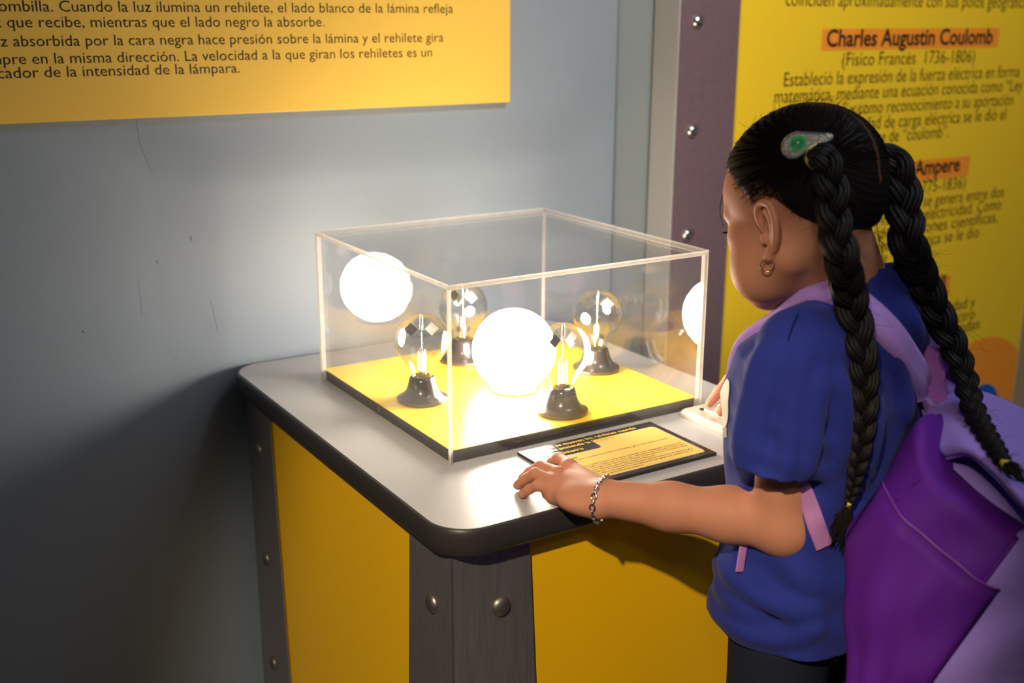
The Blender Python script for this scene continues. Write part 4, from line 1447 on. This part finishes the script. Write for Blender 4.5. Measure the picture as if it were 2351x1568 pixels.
obj('clip_rim', tube([curve_on(x, y, 0.0040) for x, y in ol], 0.0011, 8, closed=True), M_rim, clip, smooth=180)
obj('clip_back', clip_slab(0.0015, 0.0012, 0.0020), mat('clip_backing', (0.42, 0.38, 0.36), 0.4), clip, smooth=180)
M_kiwi = mat('green_disc', (0.07, 0.62, 0.20), 0.4, vary=(300, (0.05, 0.48, 0.14), 0.4, 0.6))
dc = (0.0035, 0.0015)
n = 40
rd = 0.0102
V = [curve_on(dc[0], dc[1], 0.0046)] + [curve_on(dc[0] + rd * math.cos(t), dc[1] + rd * math.sin(t), 0.0040) for t in np.linspace(0, 2 * math.pi, n, endpoint=False)]
disc = obj('green_disc', (V, [(0, 1 + j, 1 + (j + 1) % n) for j in range(n)]), M_kiwi, clip, smooth=180)
rays = []
for t in np.linspace(0, 2 * math.pi, 16, endpoint=False):
    rays.append(tube([curve_on(dc[0] + r_ * math.cos(t), dc[1] + r_ * math.sin(t), 0.0047) for r_ in (0.0022, 0.0062, 0.0085)], 0.00022, 4))
obj('disc_rays', merge(*rays), mat('dark_green_ray', (0.01, 0.15, 0.04), 0.5), disc, smooth=180)
V = [curve_on(dc[0], dc[1], 0.0052)] + [curve_on(dc[0] + 0.0018 * math.cos(t), dc[1] + 0.0018 * math.sin(t), 0.0050) for t in np.linspace(0, 2 * math.pi, 16, endpoint=False)]
obj('disc_centre', (V, [(0, 1 + j, 1 + (j + 1) % 16) for j in range(16)]), mat('pale_disc_centre', (0.6, 0.65, 0.5), 0.5), disc, smooth=180)
GM = [mat('glitter_' + n_, c_, 0.3) for n_, c_ in (('gold', (0.95, 0.62, 0.28)), ('aqua', (0.2, 0.95, 0.85)), ('pink', (0.75, 0.35, 0.5)), ('silver', (0.8, 0.8, 0.8)), ('orange', (0.85, 0.35, 0.1)))]
V, Fq, mi = [], [], []
poly = np.array(tear(0.0028))
def inside(x, y):
    c = False
    for i in range(len(poly)):
        x1, y1 = poly[i - 1]; x2, y2 = poly[i]
        if (y1 > y) != (y2 > y) and x < (x2 - x1) * (y - y1) / (y2 - y1) + x1:
            c = not c
    return c
while len(mi) < 330:
    x, y = RNG.uniform(-0.017, Lc + 0.006), RNG.uniform(-0.018, 0.018)
    if not inside(x, y) or (x - dc[0]) ** 2 + (y - dc[1]) ** 2 < 0.0098 ** 2:
        continue
    c = curve_on(x, y, RNG.uniform(0.0026, 0.0042))
    t = RNG.uniform(0, 6.28); r_ = RNG.uniform(0.0004, 0.0011)
    tl = nrm(nc + RNG.normal(0, 0.35, 3)); xx = nrm(np.cross(tl, xd)); yy = np.cross(tl, xx)
    k = len(V)
    V += [c + r_ * (math.cos(t + a) * xx + math.sin(t + a) * yy) for a in np.linspace(0, 2 * math.pi, 6, endpoint=False)]
    Fq.append(tuple(range(k, k + 6))); mi.append(int(RNG.integers(0, 5)))
gl = obj('glitter', (V, Fq), GM, clip, smooth=0)
gl['kind'] = 'stuff'
for p, m_ in zip(gl.data.polygons, mi):
    p.material_index = m_

M_silver = mat('polished_silver', (0.82, 0.80, 0.76), 0.16, metal=1.0)
br = tag(empty('chain_bracelet', WL), 'silver link chain bracelet on the left wrist of the girl', 'bracelet')
ax = nrm(nrm(EL - WL) - 0.22 * CF)
bc = WL - 0.006 * nrm(EL - WL)
b1 = nrm(np.cross(ax, UP)); b2 = np.cross(b1, ax)
NL = 30
for k in range(NL):
    t = 2 * math.pi * k / NL
    nn = math.cos(t) * b1 + math.sin(t) * b2
    rad = 0.016
    while rad < 0.05 and LA.sample(bc + rad * nn) < 0.0022:
        rad += 0.0005
    c = bc + rad * nn
    tg = -math.sin(t) * b1 + math.cos(t) * b2
    sd = ax if k % 2 == 0 else nrm(ax * 0.55 + nn * 0.85)
    big = 1.3 if k % 15 in (0, 1, 2) else 1.0
    ring = [c + 0.0046 * math.cos(a) * tg + 0.0028 * big * math.sin(a) * sd for a in np.linspace(0, 2 * math.pi, 18, endpoint=False)]
    obj('chain_link', tube(ring, 0.0010 * big, 6, closed=True), M_silver, br, smooth=180)

# badge print on the shirt front
# ------------------------------------------------------------------ backpack
M_pack = mat('purple_nylon', (0.095, 0.011, 0.25), 0.65, spec=0.18, bump=(900, 0.2, 0.0006))
M_lilac = mat('lilac_cloth', (0.31, 0.205, 0.64), 0.85, spec=0.1, sheen=0.08, bump=(700, 0.2, 0.0006))
M_web = mat('mauve_webbing', (0.42, 0.18, 0.42), 0.6, bump=(30, 0.3, 0.001), scale_xyz=(1, 1, 60))
pack = tag(empty('backpack', BK_C + KP * BH0 * bk_up), 'purple and lilac backpack worn on the back of the girl', 'backpack')
v = Vol(np.array((0.04, -1.02, 0.34)), np.array((0.82, -0.30, 1.06)), 0.004)
v.all(lambda P, d: pack_sdf(P))
V, Q = v.mesh()
sculpt('pack_body', [(V, Q)], M_pack, pack, 2)
def front_f(P, d):
    o, l, u = pack_local(P)
    return np.maximum(pack_sdf(P) - 0.0025, (edge_f(t_of(u)) - o) * KP)
v2 = Vol(v.lo, v.lo + v.h * v.n, 0.0035)
v2.all(front_f)
sculpt('front_panel', [v2.mesh()], M_lilac, pack, 2)
def on_pack(o, l, u):
    return BK_C + KP * (o * bk_out + l * bk_l + u * bk_up)
def side_pt(o, u, off):
    """point on the pack's left side"""
    a, b = 0.0, 0.25
    for _ in range(30):
        m = 0.5 * (a + b)
        if pack_sdf(on_pack(o, m, u)[None])[0] < off:
            a = m
        else:
            b = m
    return on_pack(o, a, u)
pip = []
for u in np.linspace(BH0 + 0.03, BH1 - 0.006, 60):
    pip.append(side_pt(float(edge_f(t_of(u))), u, 0.0022))
obj('piping', tube(pip, 0.0030, 8), M_pack, pack, smooth=180)
PK0 = pack_local(at(2055, 1150, march(pack_sdf, 2055, 1150, 0.9, 2.0, 0.001) or 1.30))
PK1 = pack_local(at(2240, 1325, march(pack_sdf, 2240, 1325, 0.9, 2.0, 0.001) or 1.21))
# side pocket: a gusset of cloth standing off the left side, open along its slanting top edge
def pocket(off):
    rows = []
    for j in range(19):
        s = j / 18
        row = []
        for i in range(23):
            w = i / 22
            ow = 0.014 + 0.170 * w
            top = PK0[2] + (PK1[2] - PK0[2]) * (ow - PK0[0]) / (PK1[0] - PK0[0])
            u = BH0 + 0.012 + (top - BH0 - 0.012) * s
            t = float(t_of(u))
            dp = float(edge_f(t)) * 1.10
            oi = 0.014 + float(oin_f(t))
            o = oi + (dp - oi) * w
            puff = off + 0.016 * math.sin(math.pi * min(1, w * 1.0)) ** 0.7 * math.sin(math.pi * (0.18 + 0.72 * s)) ** 0.7 + 0.002 * math.sin(21 * w + 8 * s)
            row.append(side_pt(o, u, 0.003) + bk_l * puff)
        rows.append(row)
    return rows
def sheet(rows, close=False):
    n = len(rows[0])
    V = [p for r in rows for p in r]
    return V, [(a * n + b, a * n + b + 1, (a + 1) * n + b + 1, (a + 1) * n + b) for a in range(len(rows) - 1) for b in range(n - 1)]
pk = obj('side_pocket', sheet(pocket(0.002)), M_pack, pack, smooth=180)
sd = pk.modifiers.new('solid', 'SOLIDIFY'); sd.thickness = 0.003
sm_ = [at(x, y, march(pack_sdf, x, y, 0.9, 2.0, 0.001) - 0.0006) for x, y in ((2058, 1150), (2085, 1122), (2115, 1095), (2145, 1070)) if march(pack_sdf, x, y, 0.9, 2.0, 0.001)]
obj('seam', tube(spline(sm_, 20), 0.0016, 6), M_pack, pack, smooth=180)
top = np.array(pocket(0.0035)[-1])
obj('pocket_hem', tube(top, 0.0016, 6), mat('purple_binding', (0.15, 0.03, 0.28), 0.5), pk, smooth=180)

# lilac flap: a folded hood of soft cloth over the pack's mouth, its left edge rolled open
def flap_grid():
    net = [  # rows from the seam on her back to the lip; each row from the left edge to the right (pixel of the figure, depth)
        [(2112, 926, 1.435), (2160, 902, 1.445), (2230, 897, 1.46), (2300, 918, 1.47), (2355, 945, 1.475), (2380, 958, 1.47)],
        [(2122, 958, 1.375), (2178, 925, 1.365), (2250, 925, 1.36), (2320, 960, 1.36), (2372, 998, 1.36), (2405, 1026, 1.36)],
        [(2142, 1000, 1.305), (2203, 985, 1.275), (2275, 1010, 1.255), (2350, 1060, 1.245), (2395, 1098, 1.243), (2435, 1132, 1.245)],
        [(2162, 1034, 1.262), (2222, 1030, 1.218), (2285, 1072, 1.190), (2350, 1142, 1.168), (2400, 1190, 1.163), (2448, 1235, 1.165)],
        [(2172, 1050, 1.266), (2226, 1042, 1.226), (2287, 1090, 1.197), (2351, 1160, 1.175), (2402, 1208, 1.170), (2450, 1255, 1.172)]]
    A = np.array([[at(p[0], p[1], p[2] * KP) for p in r] for r in net])
    A = np.array([spline(r, 40) for r in A])
    return np.stack([spline(A[:, j], 30) for j in range(A.shape[1])], 1)
G = flap_grid()
fl = obj('flap', sheet([list(r) for r in G]), M_lilac, pack, smooth=180)
sd = fl.modifiers.new('solid', 'SOLIDIFY'); sd.thickness = 0.006; sd.offset = 0
obj('flap_hem', tube(G[-1], 0.0042, 8), M_lilac, fl, smooth=180)
L0 = [at(2172, 1046, 1.415), at(2225, 1050, 1.40), at(2286, 1094, 1.375), at(2350, 1160, 1.35), at(2430, 1225, 1.34)]
L1 = [at(x, y, (march(pack_sdf, x, y, 1.0, 2.0, 0.001) or 1.33) - 0.004) for x, y in ((2188, 1076), (2236, 1120), (2288, 1162), (2342, 1198), (2430, 1250))]
A0, A1 = spline(L0, 30), spline(L1, 30)
ln = obj('flap_lining', sheet([list(A0 + (A1 - A0) * t + 0.010 * math.sin(math.pi * t) * -CF) for t in np.linspace(0, 1, 10)]), M_lilac, pack, smooth=180)
sd = ln.modifiers.new('solid', 'SOLIDIFY'); sd.thickness = 0.003; sd.offset = 0
# the lilac lining that shows inside the roll
# straps
def ribbon(P, Nrm, w, th):
    P = np.asarray(P); T = np.gradient(P, axis=0); T /= np.linalg.norm(T, axis=1)[:, None]
    S = np.cross(T, Nrm); S /= np.linalg.norm(S, axis=1)[:, None]
    N2 = np.cross(S, T)
    w = np.broadcast_to(w, (len(P),))
    prof = [(-1, -0.2), (-0.94, 0.35), (-0.75, 0.62), (-0.36, 0.98), (0, 0.70), (0.36, 0.98), (0.75, 0.62), (0.94, 0.35), (1, -0.2), (0.6, -0.5), (0, -0.5), (-0.6, -0.5)]
    n = len(prof)
    V = [P[i] + S[i] * a * w[i] / 2 + N2[i] * b * th for i in range(len(P)) for a, b in prof]
    Fq = [(i * n + j, i * n + (j + 1) % n, (i + 1) * n + (j + 1) % n, (i + 1) * n + j) for i in range(len(P) - 1) for j in range(n)]
    Fq += [tuple(range(n - 1, -1, -1)), tuple((len(P) - 1) * n + j for j in range(n))]
    return V, Fq
def torso_soft(P):
    d = torso_sdf(P)
    for S in (SL, SR):
        d = smin(d, rcone(MID + (0, 0, 0.002), S + (0, 0, -0.012), 0.054, 0.044)(P), 0.06)
    return d
def settle(p, off, f=shirt_sdf):
    for _ in range(4):
        p = p - grad(f, p) * (f(p[None])[0] - off)
    return p
def strap_path(pix, off=0.004):
    out = []
    for p in pix:
        if len(p) == 2:
            d = march(shirt_sdf, p[0], p[1], 1.1, 2.0, 0.001)
            q = at(p[0], p[1], d if d else 1.45)
        else:
            q = np.array(p, float)
        out.append(settle(q, off))
    return np.array(out)
sf = lambda l, f_, z: MID + l * TL + f_ * TF + (0, 0, z)
pth = strap_path([tuple(sf(0.045, 0.130, -0.150)), tuple(sf(0.048, 0.115, -0.085)), tuple(sf(0.060, 0.085, -0.02)), tuple(sf(0.080, 0.045, 0.03)), (1862, 680), (1915, 680), (1975, 712), (2035, 772), (2088, 846)])
endp = [at(2118, 905, 1.520), at(2138, 955, 1.495)]
pth = np.concatenate([pth, endp])
Pn = spline(pth, 70)
for _ in range(14):
    Pn[1:-1] = (Pn[:-2] + 2 * Pn[1:-1] + Pn[2:]) / 4
for i in range(60):
    if shirt_sdf(Pn[i][None])[0] < 0.006:
        Pn[i] = settle(Pn[i], 0.007)
for _ in range(4):
    Pn[1:-1] = (Pn[:-2] + 2 * Pn[1:-1] + Pn[2:]) / 4
Nn_ = np.array([grad(torso_soft, p, 0.012) for p in Pn])
for _ in range(40):
    Nn_[1:-1] = (Nn_[:-2] + 2 * Nn_[1:-1] + Nn_[2:]) / 4
Nn_ /= np.linalg.norm(Nn_, axis=1)[:, None]
M_strap = mat('lilac_padded_strap', (0.37, 0.215, 0.60), 0.85, spec=0.1, sheen=0.08, bump=(800, 0.2, 0.0006))
obj('shoulder_strap', ribbon(Pn, Nn_, 0.041, 0.010), M_strap, pack, smooth=60)
pthr = strap_path([tuple(sf(-0.098, 0.130, -0.150)), tuple(sf(-0.098, 0.115, -0.085)), tuple(sf(-0.100, 0.085, -0.02)), tuple(sf(-0.102, 0.045, 0.03)), tuple(sf(-0.104, -0.02, 0.04)), tuple(sf(-0.106, -0.085, -0.01)), tuple(sf(-0.100, -0.115, -0.07))])
pthr = np.concatenate([pthr, [at(2262, 940, 1.56)]])
Pr = spline(pthr, 60); Nr = np.array([grad(torso_soft, p, 0.012) for p in Pr])
obj('shoulder_strap', ribbon(Pr, Nr, 0.046, 0.010), M_strap, pack, smooth=60)
# lower webbing and its loose end under the arm
def dep_at(f, x, y, off=0.0, default=1.4):
    d = march(f, x, y, 1.0, 2.2, 0.001)
    return (d if d else default) - off
wp = [at(x, y, march(torso_sdf, x, y, 1.1, 2.0, 0.001) - 0.004) for x, y in ((1815, 1060), (1838, 1110), (1858, 1160))] + [at(x, y, march(cloth_sdf, x, y, 1.1, 2.0, 0.001) - 0.004) for x, y in ((1874, 1205), (1893, 1255))]
Wp = spline(wp, 40); Wn = np.array([grad(shirt_sdf, p) for p in Wp])
obj('webbing', ribbon(Wp, Wn, 0.023, 0.0015), M_web, pack, smooth=60)
dz = (march(shirt_sdf, 1706, 1255, 1.1, 2.0, 0.001) or 1.5) - 0.010
lp = spline([at(1712, 1225, dz), at(1706, 1262, dz), at(1698, 1312, dz + 0.004)], 12)
obj('webbing_end', ribbon(lp, np.repeat([nrm(-CF + 0.4 * CR)], 12, 0), 0.0125, 0.001), M_web, pack, smooth=60)
# grab loop
lp = spline([at(2148, 925, 1.500), at(2144, 850, 1.495), at(2151, 805, 1.495), at(2168, 794, 1.50), at(2184, 803, 1.515), at(2186, 840, 1.53), at(2177, 880, 1.545), at(2162, 922, 1.545)], 44)
side = nrm(CR * 0.80 - CF * 0.45 + 0.10 * CU)
T_ = np.gradient(lp, axis=0)
Nl = np.cross(np.repeat([side], 44, 0), T_)
obj('grab_loop', ribbon(lp, Nl, 0.029, 0.0014), mat('violet_webbing', (0.34, 0.10, 0.42), 0.55, bump=(30, 0.4, 0.001), scale_xyz=(1, 1, 70)), pack, smooth=60)
# pale round patch with a black outline low on the front panel

def on_front(px, py, f, off, lo=1.0, hi=2.0):
    d = march(f, px, py, lo, hi, 0.001)
    return at(px, py, d - off) if d else None
def front_pt(l, u, off):
    a, b = 0.12, 0.45
    for _ in range(30):
        m = 0.5 * (a + b)
        if pack_sdf(on_pack(m, l, u)[None])[0] < off:
            a = m
        else:
            b = m
    return on_pack(a, l, u)
def pxl(P):
    w = P - CAM
    return np.array((IMG_W / 2 + F_PX * (w @ CR) / (w @ CF), IMG_H / 2 - F_PX * (w @ CU) / (w @ CF)))
PCL, PCU = min(((l, u) for l in np.linspace(-0.10, 0.10, 21) for u in np.linspace(-0.26, 0.05, 32)), key=lambda q: np.linalg.norm(pxl(front_pt(q[0], q[1], 0.004)) - (2405, 1565)))
def pk_pt(a, b, off):
    return front_pt(PCL + a / KP, PCU + b / KP, off)
def patch(r, off):
    V, n = [pk_pt(0.0, 0.0, off)], 48
    for s_ in (0.35, 0.7, 1.0):
        V += [pk_pt(r * s_ * math.cos(t), r * s_ * math.sin(t), off) for t in np.linspace(0, 2 * math.pi, n, endpoint=False)]
    Fq = [(0, 1 + j, 1 + (j + 1) % n) for j in range(n)]
    for l in (0, 1):
        Fq += [(1 + l * n + j, 1 + (l + 1) * n + j, 1 + (l + 1) * n + (j + 1) % n, 1 + l * n + (j + 1) % n) for j in range(n)]
    return V, Fq
rp = obj('round_patch', patch(0.050, 0.0062), mat('pale_patch', (0.55, 0.52, 0.45), 0.7), pack, smooth=180)
ringp = [pk_pt(0.050 * math.cos(t), 0.050 * math.sin(t), 0.0064) for t in np.linspace(0, 2 * math.pi, 64, endpoint=False)]
obj('patch_outline', tube(ringp, 0.0016, 6, closed=True), M_vblack, rp, smooth=180)

# printed badge on the chest of the shirt
bx_ = None
for x in range(1640, 1760, 2):
    d = march(shirt_sdf, x, 925, 1.2, 2.0, 0.001)
    if d:
        bx_ = at(x + 5, 925, march(shirt_sdf, x + 5, 925, 1.2, 2.0, 0.001)); print('chest edge', x); break
bn = grad(shirt_sdf, bx_, 0.008)
bt = nrm(np.cross(UP, bn)); bu = np.cross(bn, bt)
rows = []
for j in range(13):
    row = []
    for i in range(9):
        a, b = (i / 8 - 0.5) * 2, (j / 12 - 0.5) * 2
        w = 0.020 * math.sqrt(max(0.04, 1 - 0.9 * b * b))
        row.append(settle(bx_ + a * w * bt + b * 0.034 * bu, 0.0010))
    rows.append(row)
bd = obj('badge_print', sheet(rows), mat('cream_badge', (0.75, 0.70, 0.58), 0.7), sh_o, smooth=180)

rows = []
for j in range(7):
    rows.append([settle(bx_ + (i / 8 - 0.5) * 2 * 0.016 * bt + (0.012 * (i / 8) - 0.041 - 0.014 * j / 6) * bu, 0.0009) for i in range(9)])
obj('badge_ribbon', sheet(rows), mat('grey_badge_print', (0.25, 0.23, 0.20), 0.7, vary=(160, (0.42, 0.38, 0.32), 0.4, 0.6)), sh_o, smooth=180)

M_seam = mat('shirt_seam', (0.010, 0.014, 0.10), 0.9, spec=0.05)
for pix in ([(1742, 822), (1765, 806), (1790, 799), (1818, 800), (1850, 815), (1876, 838), (1894, 862)], [(1852, 690), (1830, 726), (1815, 762), (1808, 797)]):
    q_ = []
    for x, y in pix:
        d = march(shirt_sdf, x, y, 1.1, 2.0, 0.0005)
        if d:
            q_.append(at(x, y, d - 0.0012))
    if len(q_) > 2:
        obj('seam', tube(spline(q_, 40), 0.0012, 6), M_seam, sh_o, smooth=180)
